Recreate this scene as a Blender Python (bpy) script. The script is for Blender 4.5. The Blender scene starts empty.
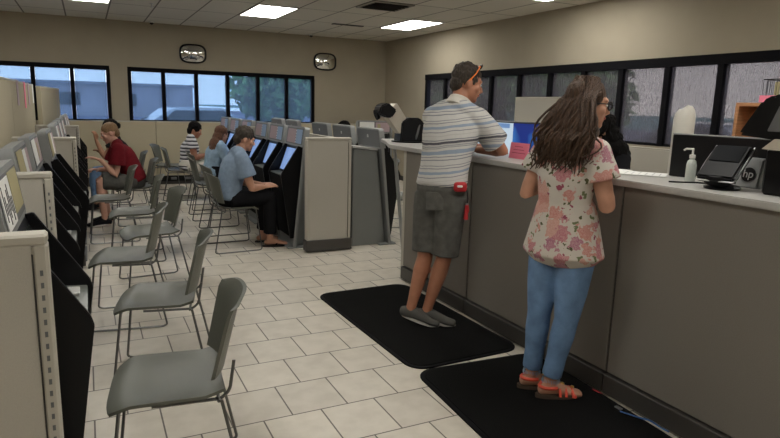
import bpy, bmesh, math, random
from mathutils import Vector, Matrix, noise
random.seed(7)
sc = bpy.context.scene
COL = sc.collection
V = Vector
def rad(a): return math.radians(a)

# ------------------------------------------------------------------ camera
cam = bpy.data.objects.new('camera', bpy.data.cameras.new('camera')); COL.objects.link(cam)
p_, y_, r_ = 0.18423808, 0.46652588, 0.02691203
cp, sp, cy, sy = math.cos(p_), math.sin(p_), math.cos(y_), math.sin(y_)
fw = V((sy*cp, cy*cp, -sp)); xr = V((cy, -sy, 0)); up = xr.cross(fw)
cr, sr = math.cos(r_), math.sin(r_)
rx_ = cr*xr + sr*up; ry_ = -sr*xr + cr*up
m = Matrix((rx_, ry_, -fw)).transposed().to_4x4(); m.translation = V((0, 0, 1.5))
cam.matrix_world = m
cam.data.sensor_width = 36; cam.data.lens = 601.194*36/780; cam.data.clip_start = .02
sc.camera = cam
sc.view_settings.view_transform = 'Standard'; sc.view_settings.look = 'None'
sc.view_settings.gamma = 1; sc.view_settings.use_curve_mapping = False
sc.view_settings.exposure = 0.12

# ------------------------------------------------------------------ world and lights
w = bpy.data.worlds.new('World'); sc.world = w; w.use_nodes = True
wn = w.node_tree.nodes; wl = w.node_tree.links
bg = wn['Background']; bg.inputs[1].default_value = 4.6
tc = wn.new('ShaderNodeTexCoord'); sx = wn.new('ShaderNodeSeparateXYZ'); cr_ = wn.new('ShaderNodeValToRGB')
wl.new(tc.outputs['Generated'], sx.inputs[0]); wl.new(sx.outputs[2], cr_.inputs[0]); wl.new(cr_.outputs[0], bg.inputs[0])
cr_.color_ramp.elements[0].color = (.70, .74, .80, 1); cr_.color_ramp.elements[1].color = (.48, .60, .82, 1)
cr_.color_ramp.elements[0].position = .0; cr_.color_ramp.elements[1].position = .6
TROFFER = 10.0      # emission of the ceiling lights
# ------------------------------------------------------------------ material helpers
MATS = {}
def mat(name, col, rough=.6, metal=0.0, bump=0.0, bscale=80, var=0.0, vscale=6, emit=None, es=1.0, coat=0.0, sheen=0.0, stretch=None):
    if name in MATS: return MATS[name]
    m = bpy.data.materials.new(name); m.use_nodes = True
    nt = m.node_tree; b = nt.nodes['Principled BSDF']
    b.inputs['Base Color'].default_value = (*col, 1); b.inputs['Roughness'].default_value = rough
    b.inputs['Metallic'].default_value = metal
    if rough >= .8: b.inputs['Specular IOR Level'].default_value = .12
    if coat: b.inputs['Coat Weight'].default_value = coat
    if sheen: b.inputs['Sheen Weight'].default_value = sheen
    if bump or var:
        t = nt.nodes.new('ShaderNodeTexCoord'); mp = nt.nodes.new('ShaderNodeMapping')
        nt.links.new(t.outputs['Object'], mp.inputs[0])
        if stretch: mp.inputs['Scale'].default_value = stretch
    if bump:
        n = nt.nodes.new('ShaderNodeTexNoise'); n.inputs['Scale'].default_value = bscale; n.inputs['Detail'].default_value = 4
        bp = nt.nodes.new('ShaderNodeBump'); bp.inputs['Strength'].default_value = bump; bp.inputs['Distance'].default_value = .01
        nt.links.new(mp.outputs[0], n.inputs[0]); nt.links.new(n.outputs[0], bp.inputs['Height']); nt.links.new(bp.outputs[0], b.inputs['Normal'])
    if var:
        n = nt.nodes.new('ShaderNodeTexNoise'); n.inputs['Scale'].default_value = vscale; n.inputs['Detail'].default_value = 5
        r = nt.nodes.new('ShaderNodeValToRGB')
        r.color_ramp.elements[0].color = (*[max(0, c*(1-var)) for c in col], 1); r.color_ramp.elements[1].color = (*[min(1, c*(1+var)) for c in col], 1)
        r.color_ramp.elements[0].position = .3; r.color_ramp.elements[1].position = .7
        nt.links.new(mp.outputs[0], n.inputs[0]); nt.links.new(n.outputs[0], r.inputs[0]); nt.links.new(r.outputs[0], b.inputs['Base Color'])
    if emit:
        b.inputs['Emission Color'].default_value = (*emit, 1); b.inputs['Emission Strength'].default_value = es
    MATS[name] = m; return m
def nodes(m): return m.node_tree.nodes, m.node_tree.links, m.node_tree.nodes['Principled BSDF']
def mathn(N, L, op, a, b=None, c=None):
    n = N.new('ShaderNodeMath'); n.operation = op
    for i, x in enumerate((a, b, c)):
        if x is None: continue
        if isinstance(x, (int, float)): n.inputs[i].default_value = x
        else: L.new(x, n.inputs[i])
    return n.outputs[0]

M_wall = mat('wall_paint', (.40, .355, .275), .85, bump=.08, bscale=120, var=.03, vscale=3)
M_trimdark = mat('window_frame_dark', (.006, .006, .008), .85)
M_panel = mat('panel_fabric', (.50, .475, .42), .9, bump=.25, bscale=500, var=.03, vscale=300)
M_panelbeige = mat('panel_fabric_beige', (.46, .41, .30), .9, bump=.25, bscale=500, var=.03, vscale=300)
M_paneltrim = mat('panel_trim', (.47, .445, .385), .5)
M_kick = mat('kick_plate', (.060, .055, .050), .45)
M_counterpanel = mat('counter_panel', (.225, .205, .18), .85, bump=.2, bscale=400, var=.05, vscale=200)
M_countertop = mat('counter_top', (.46, .45, .43), .35, var=.04, vscale=60)
M_slot = mat('slot_dark', (.03, .028, .025), .6)
M_black = mat('black_plastic', (.004, .004, .005), .34)
M_black.node_tree.nodes['Principled BSDF'].inputs['Specular IOR Level'].default_value = .28
M_gloss = mat('gloss_black', (.004, .004, .005), .42)
M_gloss.node_tree.nodes['Principled BSDF'].inputs['Specular IOR Level'].default_value = .12
M_blackmat = mat('black_matte', (.006, .006, .007), .8, bump=.1, bscale=200)
M_kgrey = mat('kiosk_grey', (.20, .21, .21), .5, bump=.1, bscale=200)
M_kpost = mat('kiosk_post', (.27, .28, .28), .4)
M_khead = mat('kiosk_header', (.13, .135, .14), .5)
M_klight = mat('kiosk_light', (.45, .45, .44), .5)
M_desk = mat('kiosk_shelf', (.12, .13, .12), .35)
M_seat = mat('chair_plastic', (.108, .113, .094), .40, bump=.12, bscale=300)
M_chrome = mat('chair_rod', (.16, .16, .155), .32, metal=.8)
M_white = mat('white_plastic', (.75, .74, .70), .4)
M_paper = mat('paper', (.80, .80, .78), .8)
M_pink = mat('pink_paper', (.85, .22, .32), .7)
M_mapink = mat('poster_pink', (.44, .33, .35), .6)
M_yell = mat('poster_yellow', (.42, .37, .20), .6)
M_bluep = mat('poster_blue', (.30, .42, .62), .6)
M_ink = mat('ink', (.02, .02, .025), .6)
M_wood = mat('shelf_wood', (.42, .20, .09), .5, var=.25, vscale=8, stretch=(1, 1, 12))
M_red = mat('red_nylon', (.42, .015, .02), .5)
M_orange = mat('orange_frame', (.9, .22, .02), .35)
M_metal = mat('bare_metal', (.5, .5, .5), .3, metal=.9)
M_green = mat('green_cable', (.35, .75, .08), .45)
M_bluec = mat('blue_cable', (.03, .12, .35), .45)
M_beigepl = mat('beige_plastic', (.55, .50, .42), .5)
M_skin = mat('skin', (.52, .27, .18), .55, var=.08, vscale=20)
M_skin_tan = mat('skin_tan', (.42, .185, .11), .5, var=.08, vscale=20)
M_skin_pale = mat('skin_pale', (.60, .33, .24), .55, var=.06, vscale=20)
M_skin_brown = mat('skin_brown', (.33, .16, .09), .55, var=.08, vscale=20)
M_hair_br = mat('hair_brown', (.075, .038, .020), .5, bump=.9, bscale=60, var=.6, vscale=30, stretch=(6, 6, .6))
M_hair_dk = mat('hair_dark', (.040, .028, .019), .5, bump=.9, bscale=60, var=.5, vscale=40, stretch=(4, 4, 1))
M_hair_bk = mat('hair_black', (.005, .0045, .0045), .82, bump=.9, bscale=60)
M_hair_blond = mat('hair_blond', (.23, .13, .06), .6, bump=.6, bscale=120, var=.3, vscale=60)
M_hair_red = mat('hair_auburn', (.13, .05, .022), .5, bump=.9, bscale=60, var=.5, vscale=30, stretch=(6, 6, .6))
M_denim = mat('denim', (.15, .25, .42), .8, bump=.6, bscale=30, var=.25, vscale=9)
M_denimsh = mat('denim_light', (.30, .42, .55), .85, bump=.4, bscale=30, var=.2, vscale=12)
M_bluet = mat('blue_tee', (.22, .29, .39), .9, bump=.5, bscale=14, var=.12, vscale=25)
M_redt = mat('red_tee', (.15, .012, .018), .9, bump=.5, bscale=14, var=.15, vscale=15)
M_shorts = mat('grey_shorts', (.105, .103, .095), .85, bump=.6, bscale=18, var=.18, vscale=20)
M_blackcloth = mat('black_cloth', (.010, .010, .012), .9, bump=.5, bscale=20)
M_whitecl = mat('white_cloth', (.66, .63, .57), .9, bump=.5, bscale=20)
M_shoe = mat('grey_shoe', (.10, .098, .09), .8, bump=.3, bscale=200)
M_sole = mat('white_sole', (.62, .60, .55), .6)
M_solebr = mat('brown_sole', (.07, .045, .03), .7)
M_coral = mat('coral_strap', (.75, .10, .06), .55)
M_gold = mat('gold_buckle', (.7, .45, .12), .3, metal=.8)
M_eye = mat('eye_white', (.7, .68, .65), .3)
M_lips = mat('lips', (.42, .12, .10), .5)
M_glass_dark = mat('dark_lens', (.02, .02, .025), .1)
M_mirror = mat('mirror', (.82, .82, .80), .04, metal=1.0)
M_vent = mat('vent_dark', (.05, .048, .045), .6)
M_tbar = mat('ceiling_bar', (.30, .28, .25), .6)
M_mat = mat('rubber_mat', (.008, .008, .008), .95, bump=1.0, bscale=260, var=.6, vscale=220)
M_asph = mat('asphalt', (.16, .16, .22), .9, var=.2, vscale=2)
M_grass = mat('lawn', (.15, .28, .27), .9, var=.4, vscale=.6)
M_bld = mat('far_building', (.40, .38, .42), .9, var=.2, vscale=.5)
M_leaf = mat('leaves', (.15, .30, .09), .6, var=.6, vscale=1.2)
M_bark = mat('bark', (.08, .06, .045), .9)
M_carw = mat('car_paint_white', (.75, .78, .8), .25, coat=.6)
M_cars = mat('car_paint_silver', (.25, .28, .34), .25, coat=.6)
M_cglass = mat('car_glass', (.03, .04, .05), .08)
M_tire = mat('tire', (.015, .015, .015), .8)

# emissive diffuser with a faint prismatic pattern
M_light = mat('troffer_diffuser', (.9, .9, .88), .5, emit=(1.0, .97, .90), es=TROFFER)
# screens
def screen_mat(name, c1, c2, s):
    m = mat(name, (.02, .02, .03), .25, emit=c1, es=s)
    N, L, B = nodes(m); t = N.new('ShaderNodeTexCoord'); mp = N.new('ShaderNodeMapping'); g = N.new('ShaderNodeTexNoise')
    g.inputs['Scale'].default_value = 3
    r = N.new('ShaderNodeValToRGB'); r.color_ramp.elements[0].color = (*c1, 1); r.color_ramp.elements[1].color = (*c2, 1)
    r.color_ramp.elements[0].position = .4; r.color_ramp.elements[1].position = .62
    L.new(t.outputs['Object'], mp.inputs[0]); L.new(mp.outputs[0], g.inputs[0]); L.new(g.outputs[0], r.inputs[0]); L.new(r.outputs[0], B.inputs['Emission Color'])
    return m
M_scr = screen_mat('screen_blue', (.16, .26, .52), (.22, .34, .62), .9)
M_scr_off = mat('screen_off', (.022, .028, .026), .2)
M_scr_web = mat('screen_web', (.1, .1, .1), .3, emit=(.55, .68, .80), es=.8)
M_scr_hdr = mat('screen_webhead', (.1, .1, .1), .3, emit=(.12, .25, .50), es=.8)
M_scr_red = mat('screen_red', (.1, .1, .1), .3, emit=(.5, .04, .06), es=.8)
M_scr_win = screen_mat('screen_desktop', (.01, .03, .22), (.05, .30, .75), .8)

# floor tiles
M_floor = mat('floor_tile', (.6, .55, .48), .42)
N, L, B = nodes(M_floor)
t = N.new('ShaderNodeTexCoord'); mp = N.new('ShaderNodeMapping'); br = N.new('ShaderNodeTexBrick')
mp.inputs['Location'].default_value = (-.678+.2906*40, -2.637+.3269*80, 0)
br.offset = .5; br.offset_frequency = 2; br.squash = 1
for k, v in (('Scale', 1), ('Brick Width', .2906), ('Row Height', .3269), ('Mortar Size', .0042), ('Mortar Smooth', .2), ('Bias', 0)): br.inputs[k].default_value = v
br.inputs['Color1'].default_value = (.70, .65, .565, 1); br.inputs['Color2'].default_value = (.62, .575, .50, 1); br.inputs['Mortar'].default_value = (.13, .115, .095, 1)
L.new(t.outputs['Object'], mp.inputs[0]); L.new(mp.outputs[0], br.inputs[0])
ns = N.new('ShaderNodeTexNoise'); ns.inputs['Scale'].default_value = 9; ns.inputs['Detail'].default_value = 8
L.new(t.outputs['Object'], ns.inputs[0])
mx = N.new('ShaderNodeMixRGB'); mx.blend_type = 'MULTIPLY'; mx.inputs[0].default_value = .35
r = N.new('ShaderNodeValToRGB'); r.color_ramp.elements[0].color = (.72, .70, .67, 1); r.color_ramp.elements[0].position = .35; r.color_ramp.elements[1].color = (1, 1, 1, 1); r.color_ramp.elements[1].position = .6
L.new(ns.outputs[0], r.inputs[0]); L.new(br.outputs[0], mx.inputs[1]); L.new(r.outputs[0], mx.inputs[2]); L.new(mx.outputs[0], B.inputs['Base Color'])
bp = N.new('ShaderNodeBump'); bp.inputs['Strength'].default_value = .3; bp.inputs['Distance'].default_value = .004; bp.invert = True
L.new(br.outputs['Fac'], bp.inputs['Height']); L.new(bp.outputs[0], B.inputs['Normal'])

# ceiling tiles (2 x 4 ft grid)
M_ceil = mat('ceiling_tile', (.5, .48, .43), .95)
N, L, B = nodes(M_ceil)
t = N.new('ShaderNodeTexCoord'); mp = N.new('ShaderNodeMapping'); br = N.new('ShaderNodeTexBrick')
mp.inputs['Location'].default_value = (-4.67+.61*40, -8.70+1.22*40, 0)
br.offset = 0
for k, v in (('Scale', 1), ('Brick Width', .61), ('Row Height', 1.22), ('Mortar Size', .012), ('Mortar Smooth', .1)): br.inputs[k].default_value = v
br.inputs['Color1'].default_value = (.72, .69, .61, 1); br.inputs['Color2'].default_value = (.67, .64, .57, 1); br.inputs['Mortar'].default_value = (.22, .205, .18, 1)
L.new(t.outputs['Object'], mp.inputs[0]); L.new(mp.outputs[0], br.inputs[0]); L.new(br.outputs[0], B.inputs['Base Color'])
ns = N.new('ShaderNodeTexNoise'); ns.inputs['Scale'].default_value = 150
bp = N.new('ShaderNodeBump'); bp.inputs['Strength'].default_value = .3; bp.inputs['Distance'].default_value = .005
L.new(t.outputs['Object'], ns.inputs[0]); L.new(ns.outputs[0], bp.inputs['Height']); L.new(bp.outputs[0], B.inputs['Normal'])

# solar-shade cloth: woven, partly see-through
def shade_mat(name, col, trans, f0, f1):
    m = bpy.data.materials.new(name); m.use_nodes = True; N = m.node_tree.nodes; L = m.node_tree.links
    N.remove(N['Principled BSDF']); out = N['Material Output']
    tr = N.new('ShaderNodeBsdfTransparent'); tr.inputs[0].default_value = (*trans, 1)
    tl = N.new('ShaderNodeBsdfTranslucent'); tl.inputs[0].default_value = (*col, 1)
    df = N.new('ShaderNodeBsdfDiffuse'); df.inputs[0].default_value = (*[c*.55 for c in col], 1)
    a = N.new('ShaderNodeAddShader'); L.new(tl.outputs[0], a.inputs[0]); L.new(df.outputs[0], a.inputs[1])
    t = N.new('ShaderNodeTexCoord'); mp = N.new('ShaderNodeMapping'); mp.inputs['Scale'].default_value = (90, 90, 8)
    n = N.new('ShaderNodeTexNoise'); n.inputs['Scale'].default_value = 1; n.inputs['Detail'].default_value = 3
    L.new(t.outputs['Object'], mp.inputs[0]); L.new(mp.outputs[0], n.inputs[0])
    f = mathn(N, L, 'MULTIPLY_ADD', n.outputs[0], f1, f0)
    mx = N.new('ShaderNodeMixShader'); L.new(f, mx.inputs[0]); L.new(tr.outputs[0], mx.inputs[1]); L.new(a.outputs[0], mx.inputs[2])
    L.new(mx.outputs[0], out.inputs[0]); return m
M_shade_far = shade_mat('shade_far', (.15, .18, .21), (.50, .60, .70), .28, .06)
M_shade_right = shade_mat('shade_right', (.15, .13, .125), (.40, .375, .36), .32, .09)
# window glass
M_glass = bpy.data.materials.new('window_glass'); M_glass.use_nodes = True
N = M_glass.node_tree.nodes; L = M_glass.node_tree.links; N.remove(N['Principled BSDF'])
tr = N.new('ShaderNodeBsdfTransparent'); gl = N.new('ShaderNodeBsdfGlossy'); gl.inputs['Roughness'].default_value = .02
mx = N.new('ShaderNodeMixShader'); mx.inputs[0].default_value = .06
L.new(tr.outputs[0], mx.inputs[1]); L.new(gl.outputs[0], mx.inputs[2]); L.new(mx.outputs[0], N['Material Output'].inputs[0])
M_plexi = M_glass

# polo stripes
def stripes(name, base, stops, period, axis=(0, 0, 1), wob=.012, rough=.9):
    m = mat(name, base, rough, bump=.5, bscale=14)
    N, L, B = nodes(m); t = N.new('ShaderNodeTexCoord'); n = N.new('ShaderNodeTexNoise'); n.inputs['Scale'].default_value = 6
    d = N.new('ShaderNodeVectorMath'); d.operation = 'DOT_PRODUCT'; d.inputs[1].default_value = axis
    L.new(t.outputs['Object'], d.inputs[0]); L.new(t.outputs['Object'], n.inputs[0])
    a = mathn(N, L, 'MULTIPLY_ADD', n.outputs[0], wob*2, d.outputs['Value'])
    f = mathn(N, L, 'FRACT', mathn(N, L, 'DIVIDE', a, period))
    r = N.new('ShaderNodeValToRGB'); r.color_ramp.interpolation = 'CONSTANT'
    while len(r.color_ramp.elements) > 1: r.color_ramp.elements.remove(r.color_ramp.elements[0])
    r.color_ramp.elements[0].position = 0; r.color_ramp.elements[0].color = (*stops[0][1], 1)
    for p, c in stops[1:]:
        e = r.color_ramp.elements.new(p); e.color = (*c, 1)
    L.new(f, r.inputs[0]); L.new(r.outputs[0], B.inputs['Base Color']); return m
W0 = (.58, .57, .55); G1 = (.10, .10, .115); G2 = (.26, .27, .29); B1 = (.30, .36, .46); W1 = (.50, .49, .47)
M_polo = stripes('polo_stripes', W0, [(0, W0), (.06, G2), (.085, W0), (.13, G2), (.15, W0), (.19, B1), (.27, W0), (.33, G2), (.345, W1), (.37, G2), (.385, W1), (.42, G1), (.475, W0), (.50, G2), (.52, W0), (.60, W1), (.62, W0), (.68, G2), (.70, W0), (.76, B1), (.82, W0), (.88, G2), (.90, W0), (.94, G2), (.955, W0)], .29, axis=(-.12, .05, 1))
M_striped = stripes('striped_blouse', (.6, .6, .6), [(0, (.6, .6, .62)), (.5, (.02, .02, .03)), (.8, (.4, .4, .42)), (.9, (.02, .02, .03))], .055, wob=.01)

# floral blouse
M_floral = mat('floral_blouse', (.66, .60, .54), .85, bump=.4, bscale=14)
N, L, B = nodes(M_floral)
t = N.new('ShaderNodeTexCoord'); nz = N.new('ShaderNodeTexNoise'); nz.inputs['Scale'].default_value = 30; nz.inputs['Detail'].default_value = 3
L.new(t.outputs['Object'], nz.inputs[0])
sub = N.new('ShaderNodeVectorMath'); sub.operation = 'MULTIPLY_ADD'; sub.inputs[1].default_value = (.09, .09, .09)
L.new(nz.outputs['Color'], sub.inputs[0]); L.new(t.outputs['Object'], sub.inputs[2])
def vor(scale, rnd=1.0):
    v = N.new('ShaderNodeTexVoronoi'); v.inputs['Scale'].default_value = scale; v.inputs['Randomness'].default_value = rnd
    L.new(sub.outputs[0], v.inputs['Vector']); return v
def ramp(src, els, const=False):
    r = N.new('ShaderNodeValToRGB')
    if const: r.color_ramp.interpolation = 'CONSTANT'
    r.color_ramp.elements[0].position = els[0][0]; r.color_ramp.elements[0].color = (*els[0][1], 1)
    r.color_ramp.elements[1].position = els[-1][0]; r.color_ramp.elements[1].color = (*els[-1][1], 1)
    for p, c in els[1:-1]:
        e = r.color_ramp.elements.new(p); e.color = (*c, 1)
    L.new(src, r.inputs[0]); return r.outputs[0]
def mix(f, a, b):
    x = N.new('ShaderNodeMixRGB'); L.new(f, x.inputs[0])
    for i, c in ((1, a), (2, b)):
        if isinstance(c, tuple): x.inputs[i].default_value = (*c, 1)
        else: L.new(c, x.inputs[i])
    return x.outputs[0]
big = vor(11); sm = vor(20); leaf = vor(24)
hue = N.new('ShaderNodeSeparateColor'); L.new(big.outputs['Color'], hue.inputs[0])
petcol = ramp(hue.outputs[0], [(0, (.42, .13, .17)), (.25, (.50, .20, .17)), (.5, (.34, .12, .20)), (.75, (.54, .29, .24)), (1, (.46, .24, .27))], True)
wv = N.new('ShaderNodeMath'); wv.operation = 'SINE'; L.new(mathn(N, L, 'MULTIPLY', mathn(N, L, 'MULTIPLY_ADD', nz.outputs[0], .12, big.outputs['Distance']), 60), wv.inputs[0])
ring = mathn(N, L, 'MULTIPLY_ADD', wv.outputs[0], .18, .28)
flower = mix(ring, petcol, (.72, .50, .45))
fmask = ramp(big.outputs['Distance'], [(0, (1, 1, 1)), (.47, (1, 1, 1)), (.50, (0, 0, 0))])
hue2 = N.new('ShaderNodeSeparateColor'); L.new(leaf.outputs['Color'], hue2.inputs[0])
lmask = ramp(leaf.outputs['Distance'], [(0, (1, 1, 1)), (.34, (1, 1, 1)), (.38, (0, 0, 0))])
lsel = mathn(N, L, 'GREATER_THAN', hue2.outputs[1], .45)
lf = mathn(N, L, 'MULTIPLY', lmask, lsel)
leafcol = ramp(hue2.outputs[0], [(0, (.10, .10, .05)), (.4, (.17, .19, .10)), (.7, (.30, .08, .12)), (1, (.20, .20, .12))], True)
base = mix(lf, (.58, .535, .48), leafcol)
L.new(mix(fmask, base, flower), B.inputs['Base Color'])

# ------------------------------------------------------------------ mesh builder
class MB:
    def __init__(s): s.bm = bmesh.new(); s.mi = 0
    def _new(s, fs):
        for f in fs: f.material_index = s.mi
    def box(s, c, d, rot=None, bev=0.0, seg=1):
        r = bmesh.ops.create_cube(s.bm, size=1.0); vs = r['verts']
        M = Matrix.Translation(V(c)) @ (rot.to_4x4() if rot else Matrix()) @ Matrix.Diagonal((*d, 1))
        bmesh.ops.transform(s.bm, matrix=M, verts=vs)
        fs = list({f for v in vs for f in v.link_faces}); s._new(fs)
        if bev:
            es = list({e for v in vs for e in v.link_edges})
            q = bmesh.ops.bevel(s.bm, geom=es, offset=bev, segments=seg, affect='EDGES', profile=.5)
            s._new(q['faces'])
        return s
    def b2(s, x0, x1, y0, y1, z0, z1, bev=0.0): return s.box(((x0+x1)/2, (y0+y1)/2, (z0+z1)/2), (abs(x1-x0), abs(y1-y0), abs(z1-z0)), None, bev)
    def prism(s, pts, a0, a1, axis='y', bev=0):
        # pts in the plane perpendicular to axis: y -> (x,z); x -> (y,z); z -> (x,y)
        def P(p, a): return {'y': (p[0], a, p[1]), 'x': (a, p[0], p[1]), 'z': (p[0], p[1], a)}[axis]
        A = [s.bm.verts.new(P(p, a0)) for p in pts]; Bv = [s.bm.verts.new(P(p, a1)) for p in pts]
        fs = [s.bm.faces.new(A), s.bm.faces.new(Bv[::-1])]; n = len(pts)
        for i in range(n): fs.append(s.bm.faces.new([A[i], Bv[i], Bv[(i+1) % n], A[(i+1) % n]]))
        s._new(fs)
        if bev:
            es = list({e for f in fs for e in f.edges}); q = bmesh.ops.bevel(s.bm, geom=es, offset=bev, segments=2, affect='EDGES'); s._new(q['faces'])
        return s
    def ring(s, c, u, v, a, b, n):
        return [s.bm.verts.new(c + u*(a*math.cos(2*math.pi*i/n)) + v*(b*math.sin(2*math.pi*i/n))) for i in range(n)]
    def skin(s, rings, cap=True):
        fs = []; n = len(rings[0])
        for A, Bv in zip(rings, rings[1:]):
            for i in range(n): fs.append(s.bm.faces.new([A[i], A[(i+1) % n], Bv[(i+1) % n], Bv[i]]))
        if cap: fs.append(s.bm.faces.new(rings[0][::-1])); fs.append(s.bm.faces.new(rings[-1]))
        s._new(fs)
    def tube(s, pts, r, n=8, closed=False, rad_=0.0):
        pts = [V(p) for p in pts]
        if rad_: pts = fillet(pts, rad_)
        rs = r if isinstance(r, (list, tuple)) else [r]*len(pts)
        d0 = (pts[1]-pts[0]).normalized(); u = d0.orthogonal().normalized(); rings = []
        for i, p in enumerate(pts):
            a = (pts[i]-pts[i-1]).normalized() if i else d0
            b = (pts[i+1]-pts[i]).normalized() if i < len(pts)-1 else a
            d = (a+b); d = d.normalized() if d.length > 1e-6 else a
            u = (u-d*u.dot(d)).normalized(); v = d.cross(u)
            rings.append(s.ring(p, u, v, rs[i], rs[i], n))
        s.skin(rings); return s
    def lathe(s, prof, c=(0, 0, 0), n=20, sx=1, sy=1, M=None):
        c = V(c); rings = []
        for r, z in prof:
            rings.append([s.bm.verts.new((M @ V((max(r, 1e-4)*sx*math.cos(2*math.pi*i/n), max(r, 1e-4)*sy*math.sin(2*math.pi*i/n), z)) if M else V((max(r, 1e-4)*sx*math.cos(2*math.pi*i/n), max(r, 1e-4)*sy*math.sin(2*math.pi*i/n), z))) + c) for i in range(n)])
        s.skin(rings); return s
    def ell(s, c, r, R=None, n=16):
        q = bmesh.ops.create_uvsphere(s.bm, u_segments=n, v_segments=max(8, n*2//3), radius=1.0); vs = q['verts']
        M = Matrix.Translation(V(c)) @ (R.to_4x4() if R else Matrix()) @ Matrix.Diagonal((*r, 1))
        bmesh.ops.transform(s.bm, matrix=M, verts=vs); s._new({f for v in vs for f in v.link_faces}); return s
    def loft(s, secs, side, n=20):
        # secs: (centre, half-width along side, half-depth) ; rounded caps
        side = V(side) if not isinstance(side, list) else side
        P = [V(q[0]) for q in secs]; rings = []; N_ = len(P)
        for i in range(N_):
            d = (P[min(i+1, N_-1)]-P[max(i-1, 0)]).normalized()
            sd = side[i] if isinstance(side, list) else side
            u = (sd-d*sd.dot(d)).normalized(); v = d.cross(u)
            a, b = secs[i][1], secs[i][2]
            if i == 0:
                k = min(a, b); 
                for f_, o in ((.35, .9), (.75, .6)): rings.append(s.ring(P[0]-d*k*o*.5, u, v, a*f_+(0), b*f_, n))
            rings.append(s.ring(P[i], u, v, a, b, n))
            if i == N_-1:
                k = min(a, b)
                for f_, o in ((.75, .6), (.35, .9)): rings.append(s.ring(P[i]+d*k*o*.5, u, v, a*f_, b*f_, n))
        s.skin(rings); return s
    def obj(s, name, mats, parent=None, smooth=True, label=None):
        bmesh.ops.recalc_face_normals(s.bm, faces=s.bm.faces[:])
        me = bpy.data.meshes.new(name); s.bm.to_mesh(me); s.bm.free()
        for m in (mats if isinstance(mats, (list, tuple)) else [mats]): me.materials.append(m)
        if smooth:
            me.polygons.foreach_set('use_smooth', [True]*len(me.polygons))
            try: me.set_sharp_from_angle(angle=rad(35))
            except Exception: pass
        o = bpy.data.objects.new(name, me); COL.objects.link(o)
        if parent: o.parent = parent
        if label: o['label'] = label
        return o
def fillet(pts, r, k=4):
    out = [pts[0]]
    for a, b, c in zip(pts, pts[1:], pts[2:]):
        da, dc = (a-b), (c-b); q = min(r, da.length*.45, dc.length*.45)
        p0 = b+da.normalized()*q; p1 = b+dc.normalized()*q
        for i in range(k+1):
            t = i/k; out.append(p0*(1-t)**2 + b*2*t*(1-t) + p1*t*t)
    out.append(pts[-1]); return out
def remesh(o, voxel, it=4):
    md = o.modifiers.new('r', 'REMESH'); md.mode = 'VOXEL'; md.voxel_size = voxel; md.use_smooth_shade = True
    if it:
        sm_ = o.modifiers.new('s', 'SMOOTH'); sm_.factor = .5; sm_.iterations = it
    dg = bpy.context.evaluated_depsgraph_get(); me = bpy.data.meshes.new_from_object(o.evaluated_get(dg), depsgraph=dg)
    mats = list(o.data.materials); o.modifiers.clear(); o.data = me
    if not me.materials:
        for m in mats: me.materials.append(m)
    me.polygons.foreach_set('use_smooth', [True]*len(me.polygons)); return o
def tag(o, label, cat, group=None):
    o['label'] = label; o['category'] = cat
    if group: o['group'] = group
    return o
def thing(name, label, cat, loc=(0, 0, 0), rz=0.0, group=None):
    o = bpy.data.objects.new(name, None); COL.objects.link(o); o.location = loc; o.rotation_euler = (0, 0, rz)
    o.empty_display_size = .1
    return tag(o, label, cat, group)
def struct(o): o['kind'] = 'structure'; return o
def kids(o): return [c for c in bpy.data.objects if c.parent == o]
def dup(root, loc, rz, label, group=None):
    r = root.copy(); COL.objects.link(r); r.location = loc; r.rotation_euler = (0, 0, rz); r['label'] = label
    if group: r['group'] = group
    for ch in kids(root):
        c = ch.copy(); COL.objects.link(c); c.parent = r
        for g in kids(ch):
            d = g.copy(); COL.objects.link(d); d.parent = c
    return r
def text(name, body, size, M, m, parent, ext=.001):
    cu = bpy.data.curves.new(name, 'FONT'); cu.body = body; cu.size = size; cu.extrude = ext; cu.align_x = 'CENTER'; cu.align_y = 'CENTER'
    o = bpy.data.objects.new(name, cu); COL.objects.link(o)
    dg = bpy.context.evaluated_depsgraph_get(); me = bpy.data.meshes.new_from_object(o.evaluated_get(dg), depsgraph=dg)
    bpy.data.objects.remove(o); me.transform(M); me.materials.clear(); me.materials.append(m)
    o = bpy.data.objects.new(name, me); COL.objects.link(o); o.parent = parent; return o

# ================================================================== STRUCTURE
XR, YF, ZC, XL, YN = 5.81, 11.93, 2.865, -4.2, -3.0
struct(MB().b2(XL-.1, XR+.1, YN-.1, YF+.1, -.1, 0).obj('floor', M_floor, smooth=False))
struct(MB().b2(XL-.1, XR+.1, YN-.1, YF+.1, ZC, ZC+.1).obj('ceiling', M_ceil, smooth=False))
struct(MB().b2(XL-.12, XL, YN, YF, 0, ZC).obj('wall_left', M_wall, smooth=False))
struct(MB().b2(XL-.12, XR+.12, YN-.12, YN, 0, ZC).obj('wall_near', M_wall, smooth=False))
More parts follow.
